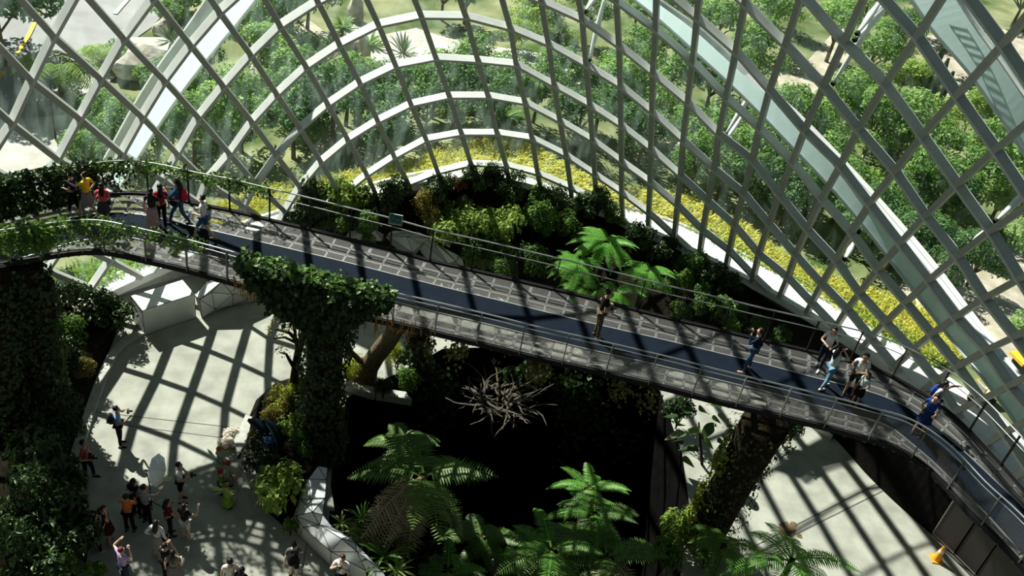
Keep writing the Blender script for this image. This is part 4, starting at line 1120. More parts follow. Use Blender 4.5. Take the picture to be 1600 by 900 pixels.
fern('dim tree fern at the lower border beside the pale snag', top_at(800, 880, -1.5), 1.2, 10, ['deep'], 15, 6.0)
# bromeliads
BRO = [npmesh('bromeliad', *rosette(24, 1.0, .045, 8, 1.0, .45), L_MID), npmesh('bromeliad', *rosette(22, 1.0, .06, 9, .9, .55), L_LIME)]
for (x, y, s, k, lb) in [(578, 838, .95, 0, 'dark green strap-leaved rosette above the silver wall'), (598, 872, 1.0, 0, 'large strap-leaved rosette over the end of the silver wall'), (533, 820, .55, 1, 'yellow green rosette at the top of the silver wall'), (560, 846, .5, 1, 'small pale rosette on the silver wall edge'),
                         (632, 852, .8, 0, 'strap-leaved rosette right of the large one'), (620, 893, .7, 1, 'yellowish rosette at the lower border'), (565, 812, .7, 0, 'dim rosette behind the silver wall'), (692, 838, .6, 0, 'shaded rosette below the withered fern')]:
    tag(link('bromeliad', BRO[k], None, at(x, y, 1.3), x, s), lb, 'plant')
# soil shelf the rosettes and low ferns grow on
mb = MB(); poly = [at(x, y, .6) for x, y in [(515, 800), (560, 815), (640, 835), (700, 860), (720, 930), (600, 930), (560, 890), (530, 850)]]
mb.prism([(p.x, p.y) for p in poly], -15, .7); tag(mb.build('ground', SOIL), 'soil shelf behind the silver wall', kind='structure')
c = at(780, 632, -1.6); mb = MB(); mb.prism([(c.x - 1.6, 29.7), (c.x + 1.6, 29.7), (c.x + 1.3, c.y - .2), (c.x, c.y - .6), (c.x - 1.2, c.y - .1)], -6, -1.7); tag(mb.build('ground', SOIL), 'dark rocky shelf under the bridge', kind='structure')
mb = MB(); mb.tube([at(772, 905, 0), at(776, 890, .4), at(774, 870, .9)], [.16, .12, .03], 8); tag(mb.build('tree_snag', DRIFT), 'pale pointed snag at the lower border in the sunken garden', 'snag')
mb = MB()
# ------------------------------------------------------------------ driftwood root cluster
g = random.Random(12); mb = MB(); c = at(780, 632, -1.4)
for i in range(85):
    a = g.uniform(0, 2 * PI); r0 = 1.15 * math.sqrt(g.random()); l = g.uniform(.8, 1.7)
    p = c + Vector((r0 * math.cos(a), r0 * math.sin(a) * .8, .1 + .7 * (1 - r0 / 1.3) * g.random())); b = a + g.uniform(-1.9, 1.9)
    d = Vector((math.cos(b), math.sin(b), g.uniform(-.1, .35))).normalized(); bend = Vector((g.uniform(-1, 1), g.uniform(-1, 1), g.uniform(-.3, .3))) * .30; P = [p]
    for k in range(8):
        d = (d + bend + Vector((g.uniform(-.3, .3), g.uniform(-.3, .3), g.uniform(-.2, .2)))).normalized(); e = P[-1] + d * l / 8; e.z = max(e.z, c.z - .1); P.append(e)
    r = g.uniform(.03, .075); mb.tube(P, [r * (1 - .09 * k) for k in range(9)], 6)
tag(mb.build('root_cluster', DRIFT, smooth=True, origin=tuple(c)), 'tangled pale driftwood root cluster in the dark below the bridge', 'roots')
# thick leaning trunk under the bridge and the bare branched tree
t = thing('tree_stump', 'thick crooked trunk rising to the underside of the bridge, its limb cut short', 'tree', at(572, 592))
def rel(o, l): return [at(x, y, z) - o for x, y, z in l]
o = t.location; mb = MB(); mb.tube(rel(o, [(565, 600, 0), (575, 575, .8), (588, 555, 2.0), (606, 533, 3.8), (618, 515, 5.4), (630, 503, 6.6)]), [.55, .40, .36, .34, .30, .24], 10); mb.build('trunk', BARK, t, True)
mb = MB(); mb.tube(rel(o, [(578, 568, 1.0), (560, 562, 1.6), (549, 550, 2.4), (544, 530, 3.2)]), [.16, .12, .09, .04], 7); mb.build('branch', BARK, t, True)
mb = MB(); mb.tube(rel(o, [(575, 575, .7), (555, 580, .5), (540, 588, .1)]), [.3, .22, .1], 7); mb.build('root', BARK, t, True)
t = thing('bare_tree', 'gnarled small tree with bare branches left of the ivy pillar', 'tree', at(460, 612, .6)); o = t.location
mb = MB(); mb.tube(rel(o, [(459, 620, .5), (460, 590, 1.3), (463, 565, 2.1), (467, 545, 2.8), (476, 522, 3.6), (484, 505, 4.2)]), [.20, .16, .14, .14, .12, .07], 8); mb.build('trunk', BARKD, t, True)
for br in ([(467, 547, 2.8), (462, 535, 3.1), (445, 527, 3.3), (428, 529, 3.4)], [(464, 532, 3.1), (452, 520, 3.5), (430, 514, 3.7)], [(462, 535, 3.1), (461, 518, 3.7), (457, 503, 4.1)], [(460, 575, 1.8), (452, 562, 2.3), (447, 553, 2.6), (438, 551, 2.7)], [(462, 578, 1.6), (474, 576, 1.8)]):
    mb = MB(); n = len(br); mb.tube(rel(o, br), [.08 * (1 - .22 * k) for k in range(n)], 6); mb.build('branch', BARKD, t, True)
V, F = foliage(77, 260, [(*(at(436, 515, 3.6) - o), .45), (*(at(440, 552, 2.7) - o), .3), (*(at(456, 508, 4.0) - o), .35)], .10, .05)
link('foliage', npmesh('foliage', V, F, L_OLIVE), t)
# large-leaved plant under the bridge on the right
t = thing('broadleaf_plant', 'dark plant with huge drooping leaves below the bridge, left of the mossy pillar', 'plant', at(1095, 700, 0)); o = t.location; g = random.Random(8); mb = MB()
mb.tube(rel(o, [(1098, 740, -.5), (1095, 700, .9), (1092, 660, 2.2)]), [.07, .05, .03], 6); mb.build('stem', BARKD, t)
for i, (x, y, z, ml) in enumerate([(1072, 640, 2.6, 0), (1100, 640, 2.7, 0), (1120, 655, 2.4, 1), (1130, 652, 2.6, 2), (1110, 668, 2.2, 0), (1085, 672, 2.0, 1), (1062, 660, 2.2, 1), (1128, 690, 1.6, 0), (1105, 690, 1.5, 1), (1080, 700, 1.3, 0), (1060, 690, 1.5, 0), (1112, 715, 1.0, 0), (1075, 720, .8, 1), (1050, 650, 2.4, 0), (1118, 632, 2.9, 0), (1060, 678, 2.0, 2)]):
    p = at(x, y, z) - o; a = g.uniform(0, 6.28); L = g.uniform(.5, .75); d = Vector((math.cos(a), math.sin(a), -.25)); s = Vector((-math.sin(a), math.cos(a), .1)); mb = MB()
    n = 7; V = []
    for k in range(n + 1):
        u = k / n; w = L * .36 * math.sin(PI * min(1, u * .92 + .06)) ** .8; q = p + d * L * (u - .4) + Vector((0, 0, -L * .5 * u * u)); V += [q - s * w + Vector((0, 0, w * .25)), q, q + s * w + Vector((0, 0, w * .25))]
    mb.add(V, [f for k in range(n) for f in ((3 * k, 3 * k + 1, 3 * k + 4, 3 * k + 3), (3 * k + 1, 3 * k + 2, 3 * k + 5, 3 * k + 4))])
    mb.build('leaf', (L_DARK, L_MID, L_GREY)[ml], t, True)
# ------------------------------------------------------------------ ivy pillars
def ivy_mesh(name, pos, nrm, L, mat, seed):
    rng = np.random.default_rng(seed)
    V, F = leaf_arrays(np.array(pos, float), np.array(nrm, float), L, L * .75, rng, .15, .9)
    return npmesh(name, V, F, mat)
def pillar(label, p0, p1, r, n, mat, seed, core=BARKD, L=.16):
    t = thing('ivy_pillar', label, 'pillar', p0); d = p1 - p0; mb = MB(); g = random.Random(seed)
    mb.tube([Vector((0, 0, -.2)) if False else d * 0, d * .3, d * .65, d], [r * .9, r * .85, r * .85, r * .95], 12); mb.build('post', core, t, True)
    pos, nr = [], []
    for i in range(n):
        a = g.random() * 2 * PI; f = g.random(); rr = r * (1 + .28 * g.random() + .16 * math.sin(f * 9 + a * 2)); q = d * f + Vector((rr * math.cos(a), rr * math.sin(a), 0)); pos.append(q); nr.append((math.cos(a) + g.gauss(0, .3), math.sin(a) + g.gauss(0, .3), .5))
    link('ivy', ivy_mesh('ivy', pos, nr, L, mat, seed), t)
    return t
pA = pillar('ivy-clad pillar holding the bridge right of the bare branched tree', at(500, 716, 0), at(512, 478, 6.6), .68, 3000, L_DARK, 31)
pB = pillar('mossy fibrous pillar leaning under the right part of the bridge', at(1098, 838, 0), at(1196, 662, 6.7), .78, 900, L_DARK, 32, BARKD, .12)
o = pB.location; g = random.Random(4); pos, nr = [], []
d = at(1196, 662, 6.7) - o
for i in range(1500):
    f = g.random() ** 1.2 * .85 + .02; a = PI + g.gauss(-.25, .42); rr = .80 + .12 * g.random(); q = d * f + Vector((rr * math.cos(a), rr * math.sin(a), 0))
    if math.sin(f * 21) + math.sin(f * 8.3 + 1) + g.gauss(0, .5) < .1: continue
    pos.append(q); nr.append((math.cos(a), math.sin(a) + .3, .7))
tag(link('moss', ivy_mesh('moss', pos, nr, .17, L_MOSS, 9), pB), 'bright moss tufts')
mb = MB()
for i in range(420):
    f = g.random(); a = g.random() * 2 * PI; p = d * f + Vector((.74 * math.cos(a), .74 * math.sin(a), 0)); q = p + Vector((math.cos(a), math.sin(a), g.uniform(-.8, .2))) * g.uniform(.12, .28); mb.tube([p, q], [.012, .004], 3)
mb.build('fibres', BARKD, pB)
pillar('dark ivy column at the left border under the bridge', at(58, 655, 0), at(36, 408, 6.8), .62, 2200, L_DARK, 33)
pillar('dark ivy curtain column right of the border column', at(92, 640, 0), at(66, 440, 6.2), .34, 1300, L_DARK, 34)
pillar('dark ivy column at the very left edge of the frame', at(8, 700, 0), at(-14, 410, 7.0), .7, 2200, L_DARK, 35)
pillar('shaded post under the bridge beside the thick trunk', at(660, 575, 0), at(655, 520, 6.6), .38, 300, L_DARK, 36)

rng_ = random.Random(71); pos, nr = [], []
for _ in range(2600):
    x = rng_.uniform(-3.4, 6.9); z = -.3 - abs(rng_.gauss(0, 2.2))
    if math.sin(x * 2.1) + math.sin(x * .9 + z) + rng_.gauss(0, .6) < .2: continue
    pos.append((x, 31.35 - rng_.random() * .5 if x > -.4 else 30.6 - rng_.random() * .6, z)); nr.append((rng_.gauss(0, .5), -1, .6))
tag(link('ivy', ivy_mesh('ivy', pos, nr, .24, L_DARK, 72)), 'dim creepers on the far rock wall of the sunken garden', 'ivy', None, 'stuff')
mb = MB(); P = [at(x, y, 0) for x, y in [(1476, 842), (1500, 862), (1530, 890), (1560, 920)]]; mb.sweep(P, [Vector((0, 0, 1))] * 4, .16, 0, .10)
tag(mb.build('trim_10', pm('tan timber edging', (.34, .19, .08), .8)), 'tan edging at the foot of the black wall behind the cone', kind='structure')
# ------------------------------------------------------------------ footbridge
ZB = 7.2
Fp = [(-30, 366), (0, 338), (60, 326), (110, 316), (150, 307), (187, 302), (212, 302), (252, 307), (305, 320), (365, 331), (400, 340), (485, 360), (547, 376), (609, 391), (671, 409), (732, 422), (792, 436), (915, 465), (979, 482), (1037, 497), (1100, 511), (1160, 526), (1222, 540), (1347, 570), (1405, 595), (1470, 635), (1512, 672), (1570, 735), (1640, 815)]
Np = [(-60, 424), (0, 412), (55, 404), (115, 394), (155, 392), (185, 397), (226, 407), (292, 422), (357, 440), (428, 460), (538, 489), (630, 509), (699, 525), (770, 542), (835, 559), (904, 574), (972, 590), (1040, 606), (1107, 624), (1175, 640), (1241, 656), (1307, 672), (1347, 684), (1390, 694), (1426, 714), (1461, 741), (1492, 776), (1512, 800), (1552, 835), (1600, 887), (1660, 960)]
Bp = [(-60, 388), (0, 372), (90, 345), (172, 332), (225, 336), (400, 377), (535, 409), (695, 450), (800, 475), (907, 502), (1035, 531), (1117, 551), (1200, 571), (1250, 585), (1375, 617), (1425, 640), (1500, 700), (1600, 795), (1650, 850)]
NS = 120
def on(l, z, n=NS, it=2): return smooth_line([at(x, y, z) for x, y in l], n, it)
FE, NE, BE = on(Fp, ZB), on(Np, ZB), on(Bp, ZB)
def nearest(L, p): return min(range(len(L)), key=lambda i: (L[i] - p).length)
def split_at(L, p):
    i = nearest(L, p)
    return L[i]
# blue strip keeps a constant 1.3 m width on the inner side of its far edge
BN_ = []
for i in range(NS):
    t = (BE[min(i + 1, NS - 1)] - BE[max(i - 1, 0)]); t.z = 0; t.normalize(); BN_.append(Vector((t.y, -t.x, 0)))
BI = [p + n * 1.32 for p, n in zip(BE, BN_)]
br = thing('footbridge', 'long curving footbridge with a blue grey walkway, metal grating and steel railings', 'bridge', (0, 0, 0))
def strip(name, A_, B_, z, th, mat, par=br):
    m = MB(); n = min(len(A_), len(B_)); vs = []
    for a, b in zip(A_, B_): vs += [(a.x, a.y, z), (b.x, b.y, z), (b.x, b.y, z - th), (a.x, a.y, z - th)]
    m.add(vs, [(i * 4 + k, i * 4 + (k + 1) % 4, (i + 1) * 4 + (k + 1) % 4, (i + 1) * 4 + k) for i in range(n - 1) for k in range(4)] + [(3, 2, 1, 0), tuple((n - 1) * 4 + k for k in range(4))])
    return m.build(name, mat, par)
def sheet(name, A_, B_, z, mat):
    m = MB()
    for i in range(len(A_) - 1): m.quad((A_[i].x, A_[i].y, z), (B_[i].x, B_[i].y, z), (B_[i + 1].x, B_[i + 1].y, z), (A_[i + 1].x, A_[i + 1].y, z))
    return m.build(name, mat, br)
strip('walkway', BE, BI, ZB + .02, .05, BLUE)
# gratings: pair stations by index after resampling
FEr = [FE[nearest(FE, p)] for p in BE]; NEr = [NE[nearest(NE, p)] for p in BI]
sheet('grating', FE and FEr, BE, ZB, GRATE); sheet('grating', BI, NEr, ZB, GRATE)
EDGE = pm('pale metal edging', (.45, .46, .45), .4, metal=.6, var=.05)
for L in (BE, BI):
    m = MB(); m.sweep([p + Vector((0, 0, .02)) for p in L], [Vector((0, 0, 1))] * NS, .035, -.03, .012); m.build('edge_strip', EDGE, br)
for L in (FE, NE):
    m = MB(); m.sweep(L, [Vector((0, 0, 1))] * len(L), .08, -.11, .05); m.build('edge_beam', DARKM, br)
m = MB(); S = [(FEr[i] + NEr[i]) / 2 for i in range(NS)]
m.tube([p + Vector((0, 0, -.40)) for p in S], .22, 8); m.build('spine_tube', DARKM, br)
# cross beams under the grating, every second one brighter where it meets a post
def stations(L, n_len):
    d = [0]
    for a, b in zip(L, L[1:]): d.append(d[-1] + (b - a).length)
    k = int(d[-1] / n_len); P = []
    for j in range(k + 1):
        s = j * n_len; i = max(q for q in range(len(d)) if d[q] <= s + 1e-6); i = min(i, len(L) - 2); f = (s - d[i]) / (d[i + 1] - d[i]); P.append(L[i].lerp(L[i + 1], f))
    return P
GALV = pm('galvanised bearer', (.33, .34, .34), .5, metal=.2, var=.08)
cbs = stations(BE, 0.62); m1 = MB(); m2 = MB()
for j, p in enumerate(cbs):
    a = FEr[nearest(BE, p)]; q = NE[nearest(NE, BI[nearest(BE, p)])]; dd = (q - p); aa = p - dd.normalized() * ((a - p).length)
    mm = m1 if j % 3 == 0 else m2
    mm.sweep([aa + Vector((0, 0, -.02)), q + Vector((0, 0, -.02))], [Vector((0, 0, 1))] * 2, .10 if j % 3 == 0 else .06, -.14, -.01)
m1.build('cross_beams', GALV, br); m2.build('bearers', GALV, br)
for fr in (.33, .66):
    for (P_, Q_) in ((FEr, BE), (BI, NEr)):
        m = MB(); L = [p.lerp(q, fr) + Vector((0, 0, -.02)) for p, q in zip(P_, Q_)]; m.sweep(L, [Vector((0, 0, 1))] * NS, .06, -.10, -.01); m.build('bearer', GALV, br)
# railings
def railing(L, top, mid, step, mesh, side, postmat):
    up = Vector((0, 0, 1))
    m = MB(); m.tube([p + up * top for p in L], .026, 8); m.build('handrail', RAIL, br, True)
    m = MB(); m.tube([p + up * mid - side * .03 for p in L], .017, 8); m.build('mid_rail', RAIL, br, True)
    m = MB(); m.tube([p + up * .10 for p in L], .018, 6); m.build('bottom_rail', DARKM, br, True)
    for i, p in enumerate(stations(L, step)):
        m = MB(); m.box((0, 0, top / 2), (.034, .085, top), math.atan2((L[min(nearest(L, p) + 1, len(L) - 1)] - L[max(nearest(L, p) - 1, 0)]).y, (L[min(nearest(L, p) + 1, len(L) - 1)] - L[max(nearest(L, p) - 1, 0)]).x))
        o = m.build('post', postmat, br); o.location = p
    m = MB()
    for a, b in zip(L, L[1:]): m.quad(a + up * .12, b + up * .12, b + up * (mid - .02), a + up * (mid - .02))
    m.build('mesh_infill', mesh, br)
railing(FE, 1.30, 1.0, 1.42, MESHF, Vector((0, 1, 0)), DARKM)
railing(NE, 1.20, 1.02, 1.34, MESHV, Vector((0, -1, 0)), POST)
# ------------------------------------------------------------------ ivy on the railings
def rail_ivy(name, label, L, i0, i1, z0, z1, n, seed, mat, Lf=.14, thick=.16, hang=0):
    g = random.Random(seed); pos, nr = [], []
    for _ in range(n):
        f = lerp(i0, i1, g.random()); i = min(len(L) - 2, int(f)); p = L[i].lerp(L[i + 1], f - i)
        cov = .5 + .5 * math.sin(f * 1.9 + seed) * math.sin(f * .7 + 2)
        zt = lerp(z0, z1, g.random() ** (.8 + hang)); 
        if g.random() > .35 + .65 * cov: continue
        q = p + Vector((g.gauss(0, .05), g.gauss(0, thick), zt)); pos.append(q); nr.append((g.gauss(0, .5), -0.6 + g.gauss(0, .6), .7))
    o = link(name, ivy_mesh(name, pos, nr, Lf, mat, seed)); return tag(o, label, 'ivy', None, 'stuff')
def idx(L, px): return min(range(len(L)), key=lambda i: abs(proj(L[i])[0] - px) + (0 if proj(L[i])[1] < 900 else 1e3))
rail_ivy('ivy', 'dark ivy covering the far railing at the left end of the bridge', FE, 0, idx(FE, 150), -.1, 1.40, 5200, 41, L_DARK, .15)
rail_ivy('ivy', 'ivy trailing along the far handrail over the two women', FE, idx(FE, 150), idx(FE, 420), .95, 1.33, 1500, 42, L_MID, .12)
rail_ivy('ivy', 'ivy strands hanging between the posts beside the woman in yellow', FE, idx(FE, 142), idx(FE, 215), .25, 1.3, 500, 43, L_DARK, .13)
rail_ivy('ivy', 'leafy ivy over the near railing at the left end of the bridge', NE, 0, idx(NE, 105), .25, 1.28, 2600, 44, L_MID, .14)
rail_ivy('ivy', 'ivy along the near handrail in front of the women', NE, idx(NE, 100), idx(NE, 330), .92, 1.22, 800, 45, L_MID, .11)
rail_ivy('ivy', 'sparse ivy strands on the near railing panels at the left', NE, idx(NE, 110), idx(NE, 200), .15, 1.2, 420, 46, L_MID, .12)
# big ivy mass that spills over the railing above the pillar
iA, iB = idx(NE, 385), idx(NE, 610)
g = random.Random(50); pos, nr = [], []
for _ in range(5200):
    f = g.random(); x = lerp(iA, iB, f); i = int(x); p = NE[i].lerp(NE[i + 1], x - i)
    prof = min(1, 5 * f, 4 * (1 - f)); low = -.15 - .75 * math.exp(-((f - .5) / .25) ** 2)
    zt = lerp(1.30, lerp(.9, low, prof), g.random())
    pos.append(p + Vector((g.gauss(0, .06), -abs(g.gauss(0, .20)) - .02, zt))); nr.append((g.gauss(0, .4), -.7 + g.gauss(0, .5), .8))
o = link('ivy', ivy_mesh('ivy', pos, nr, .19, L_DARK, 50)); tag(o, 'thick ivy spilling over the near railing above the pillar', 'ivy', None, 'stuff')
pos, nr = [], []
for _ in range(900):
    f = g.random(); x = lerp(iA, iB, f); i = int(x); p = NE[i].lerp(NE[i + 1], x - i)
    pos.append(p + Vector((g.gauss(0, .06), g.gauss(-.08, .14), 1.22 + g.gauss(0, .07)))); nr.append((g.gauss(0, .4), -.2 + g.gauss(0, .4), 1))
tag(link('ivy_top', ivy_mesh('ivy_top', pos, nr, .19, L_MID, 51), o), 'sunlit upper leaves of the ivy')
m = MB()
for _ in range(150):
    f = g.random(); x = lerp(idx(NE, 360), idx(NE, 680), f); i = int(x); p = NE[i].lerp(NE[i + 1], x - i) + Vector((0, g.gauss(-.03, .06), g.uniform(-.1, .5))); l = g.uniform(.2, .8)
    m.tube([p, p + Vector((g.gauss(0, .04), 0, -l * .5)), p + Vector((g.gauss(0, .06), 0, -l))], [.014, .02, .006], 4)
tag(m.build('hanging_roots', pm('orange brown roots', (.34, .17, .04), .8, var=.4)), 'orange brown hanging roots along the bridge edge beside the ivy', 'roots', None, 'stuff')
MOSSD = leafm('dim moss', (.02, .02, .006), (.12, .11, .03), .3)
# mossy fringe of dry roots under the near edge
pos, nr = [], []
for _ in range(2600):
    f = g.random(); x = lerp(idx(NE, 660), idx(NE, 1060), f)
    if math.sin(f * 17) + math.sin(f * 41 + 2) * .8 + g.gauss(0, .5) < .9: continue
    i = 0; i = int(x); p = NE[i].lerp(NE[i + 1], x - i)
    pos.append(p + Vector((0, g.gauss(.1, .25), -.25 - abs(g.gauss(0, .38))))); nr.append((g.gauss(0, 1), -1, .4))
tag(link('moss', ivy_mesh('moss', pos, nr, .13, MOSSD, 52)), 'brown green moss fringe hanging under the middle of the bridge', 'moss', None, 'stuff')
# small notice on the far railing
p = FE[idx(FE, 611)] + Vector((.12, -.06, 1.32)); s = thing('notice_sign', 'small teal notice sign standing on the far handrail', 'sign', p)
m = MB(); m.box((0, 0, 0), (.46, .03, .42)); m.build('board', pm('pale sign board', (.42, .50, .46), .5), s)
TEAL = pm('teal sign print', (.02, .15, .15), .5, var=.5, scale=14)
m = MB(); m.box((0, -.02, .03), (.38, .008, .33)); m.build('print', TEAL, s)
m = MB()
for r, row in enumerate(['111011', '110111', '101101']):
    for c_, ch in enumerate(row):
        if ch == '1': m.box((-.13 + c_ * .052, -.027, .05 - r * .07), (.035, .004, .018))
m.build('lettering', pm('pale sign lettering', (.40, .55, .50), .5), s)
m = MB(); m.tube([(0, .03, -.45), (0, .03, -.1)], .018, 6); m.build('bracket', DARKM, s)
# dark lettering on the lowest ring beam
def lettering():
    gl = {'R': [(0, 0, 0, 1), (0, 1, .5, 1), (.5, 1, .5, .5), (.5, .5, 0, .5), (.1, .5, .55, 0)], 'O': [(0, 0, 0, 1), (0, 1, .55, 1), (.55, 1, .55, 0), (.55, 0, 0, 0)], 'M': [(0, 0, 0, 1), (0, 1, .3, .4), (.3, .4, .6, 1), (.6, 1, .6, 0)], 'I': [(.2, 0, .2, 1)],
          'F': [(0, 0, 0, 1), (0, 1, .5, 1), (0, .55, .4, .55)], 'A': [(0, 0, .3, 1), (.3, 1, .6, 0), (.12, .4, .48, .4)], 'K': [(0, 0, 0, 1), (.5, 1, 0, .45), (.1, .5, .55, 0)], 'E': [(0, 0, 0, 1), (0, 1, .5, 1), (0, .5, .4, .5), (0, 0, .5, 0)], 'T': [(.3, 0, .3, 1), (0, 1, .6, 1)], ' ': []}
    a, b = SPT[(8, 9)], SPT[(9, 9)]; d = (b - a); ln = d.length; d.normalize(); n = shell_n((a + b) / 2); up = n.cross(d); up = up if up.z > 0 else -up
    face = a.lerp(b, .5); txt = 'ROM FAKE  MA'; w = ln * .74 / len(txt); m = MB(); h = .15
    base_ = a + d * ln * .16 + up * .064 - n * .235
    out = -n
    for i, ch in enumerate(txt):
        for x0, y0, x1, y1 in gl[ch]:
            p = base_ + d * (w * (i + x0)) + out * 0 + n * (y0 * h); q = base_ + d * (w * (i + x1)) + n * (y1 * h)
            m.sweep([p, q], [up, up], .022, -.004, .006)
    return tag(m.build('beam_lettering', pm('dark beam lettering', (.04, .05, .06), .6)), 'dark lettering on the lowest white beam above the bushes', 'lettering')
lettering()
# ------------------------------------------------------------------ floor props
t = thing('traffic_cone', 'orange traffic cone standing on the right floor by the black wall', 'cone', at(1463, 874)); ORG = pm('orange plastic', (.85, .36, .03), .5, var=.08)
m = MB(); m.tube([(0, 0, .03), (0, 0, .35), (0, 0, .72), (0, 0, .74)], [.17, .115, .05, .03], 14); m.build('body', ORG, t)
m = MB(); m.box((0, 0, .02), (.42, .42, .04)); m.build('base', ORG, t)
m = MB(); m.tube([(0, 0, .42), (0, 0, .54)], [.103, .083], 14); m.build('band', WHITE, t)
t = thing('photo_umbrella', 'white tilted photo umbrella on a black light stand among the visitors', 'umbrella', at(238, 800)); o = t.location
c = at(247, 735, 2.15) - o; ax = Vector((.93, -.05, .25)).normalized(); u = ax.orthogonal().normalized(); v = ax.cross(u); m = MB(); R0 = .53
m.v = [c + ax * .16] + [c + (u * math.cos(k * PI / 4) + v * math.sin(k * PI / 4)) * R0 * .55 + ax * .10 for k in range(8)] + [c + (u * math.cos(k * PI / 4) + v * math.sin(k * PI / 4)) * R0 - ax * .03 for k in range(8)]
m.f = [(0, 1 + k, 1 + (k + 1) % 8) for k in range(8)] + [(1 + k, 9 + k, 9 + (k + 1) % 8, 1 + (k + 1) % 8) for k in range(8)]
m.build('canopy', pm('white umbrella cloth', (.82, .85, .88), .7, var=.03), t)
m = MB(); m.tube([c + ax * .2, c - ax * .55], .012, 6)
for k in range(8): m.tube([c + ax * .15, c + (u * math.cos(k * PI / 4) + v * math.sin(k * PI / 4)) * R0 - ax * .03], .006, 4)
m.build('shaft', POST, t)
m = MB(); m.tube([(0, 0, .1), (0, 0, 1.3), c - ax * .4], .018, 6); m.build('stand_pole', DARKM, t)
for k in range(3):
    a = k * 2.09 + .4; m = MB(); m.tube([(0, 0, .55), (.45 * math.cos(a), .45 * math.sin(a), .01)], .014, 6); m.build('leg', DARKM, t)
t = thing('flash_lamp', 'small flash lamp on an arm beside the white umbrella', 'lamp', at(262, 748, 1.6)); m = MB(); m.box((0, 0, 0), (.28, .10, .10), .3); m.build('body', pm('pale lamp housing', (.55, .6, .35), .5), t); m = MB(); m.tube([(-.35, -.05, 0), (.35, .1, .02)], .012, 6); m.build('arm', POST, t)
# dark leaf sculpture in the flower bed
t = thing('leaf_sculpture', 'dark metal sculpture of curling leaves with a blue body in the flower bed', 'sculpture', at(420, 708, .5)); o = t.location
BRZ = pm('dark blue bronze', (.020, .032, .042), .35, metal=.5, var=.4, scale=4); TEA = pm('verdigris edge', (.10, .24, .24), .45, metal=.4, var=.3); BLB = pm('blue glazed body', (.04, .09, .26), .4, var=.5, scale=5)
def blade(nm, pts, ws, mat, par):
    P = smooth_line([at(*p) - o for p in pts], 14, 1); W2 = np.interp(np.linspace(0, 1, 14), np.linspace(0, 1, len(ws)), ws); m = MB(); V = []
    for i, p in enumerate(P):
        tt = (P[min(i + 1, 13)] - P[max(i - 1, 0)]).normalized(); s = tt.cross(Vector(CR[:, 2])).normalized(); s = (s + Vector((0, 0, .3))).normalized() if s.length else Vector((1, 0, 0)); nn = tt.cross(s)
        V += [p - s * W2[i] - nn * W2[i] * .35, p + nn * .02, p + s * W2[i] - nn * W2[i] * .35, p - nn * .05]
    m.add(V, [f for i in range(13) for f in ((4 * i, 4 * i + 1, 4 * i + 5, 4 * i + 4), (4 * i + 1, 4 * i + 2, 4 * i + 6, 4 * i + 5), (4 * i + 2, 4 * i + 3, 4 * i + 7, 4 * i + 6), (4 * i + 3, 4 * i, 4 * i + 4, 4 * i + 7))])
    return m.build(nm, mat, par, True)
blade('leaf_blade', [(387, 656, 1.9), (398, 662, 1.8), (412, 674, 1.6), (426, 686, 1.3)], [.05, .24, .30, .10], BRZ, t)
blade('leaf_blade', [(412, 656, 2.0), (424, 664, 1.9), (432, 682, 1.6), (434, 705, 1.0), (438, 718, .6)], [.05, .18, .24, .20, .06], BRZ, t)
m = MB(); m.tube([at(*p) - o for p in [(415, 660, 2.05), (423, 672, 1.95), (431, 690, 1.5), (434, 712, .9)]], [.02, .035, .03, .02], 6); m.build('vein', TEA, t, True)
m = MB(); m.ball(at(417, 705, .95) - o, .28, 12, 9, (1, .8, 1.3)); m.ball(at(420, 690, 1.3) - o, .2, 10, 8, (1, .8, 1.1)); m.build('body', BLB, t, True)
for (x, y, r, lb) in [(362, 682, .26, 'white flower bunch on the floor beside the stone bench, upper one'), (355, 694, .24, 'white flower bunch beside the stone bench, lower one')]:
    V, F = foliage(int(x), 260, [(0, 0, .3, r), (.12, .05, .25, r * .8), (-.12, 0, .22, r * .7)], .10, .08)
    k = thing('flower_bunch', lb, 'flowers', at(x, y + 6)); link('blooms', npmesh('blooms', V, F, L_WHITE), k)
    V, F = foliage(int(x) + 1, 90, [(0, 0, .15, r * 1.1)], .14, .05); link('leaves', npmesh('leaves', V, F, L_MID), k)
m = MB(); m.tube([at(392, 672, .6), at(386, 690, .55), at(372, 716, .5)], .05, 8); tag(m.build('log', DARKM, origin=tuple(at(386, 690, .5))), 'black log lying along the stone bench', 'log')
# ------------------------------------------------------------------ people
class SK:
    """a skeleton of joints with radii; the Skin modifier grows one continuous body over it"""
    def __init__(s): s.v = []; s.e = []; s.r = []
    def add(s, co, r, par=None):
        s.v.append(tuple(co)); s.r.append(r if hasattr(r, '__len__') else (r, r)); i = len(s.v) - 1
        if par is not None: s.e.append((par, i))
        return i
    def build(s, name, mat, parent, sub=1):
        me = bpy.data.meshes.new(name); me.from_pydata(s.v, s.e, []); me.materials.append(mat)
        o = bpy.data.objects.new(name, me); COL.objects.link(o); o.parent = parent
        m = o.modifiers.new('Skin', 'SKIN'); m.use_smooth_shade = True
        sv = me.skin_vertices[0].data
        for i, r in enumerate(s.r): sv[i].radius = r
        for q in sv: q.use_root = False
        sv[0].use_root = True
        if sub: u = o.modifiers.new('Sub', 'SUBSURF'); u.levels = sub; u.render_levels = sub
        SKINS.append(o)
        return o
SKINS = []
V3 = lambda *a: Vector(a)
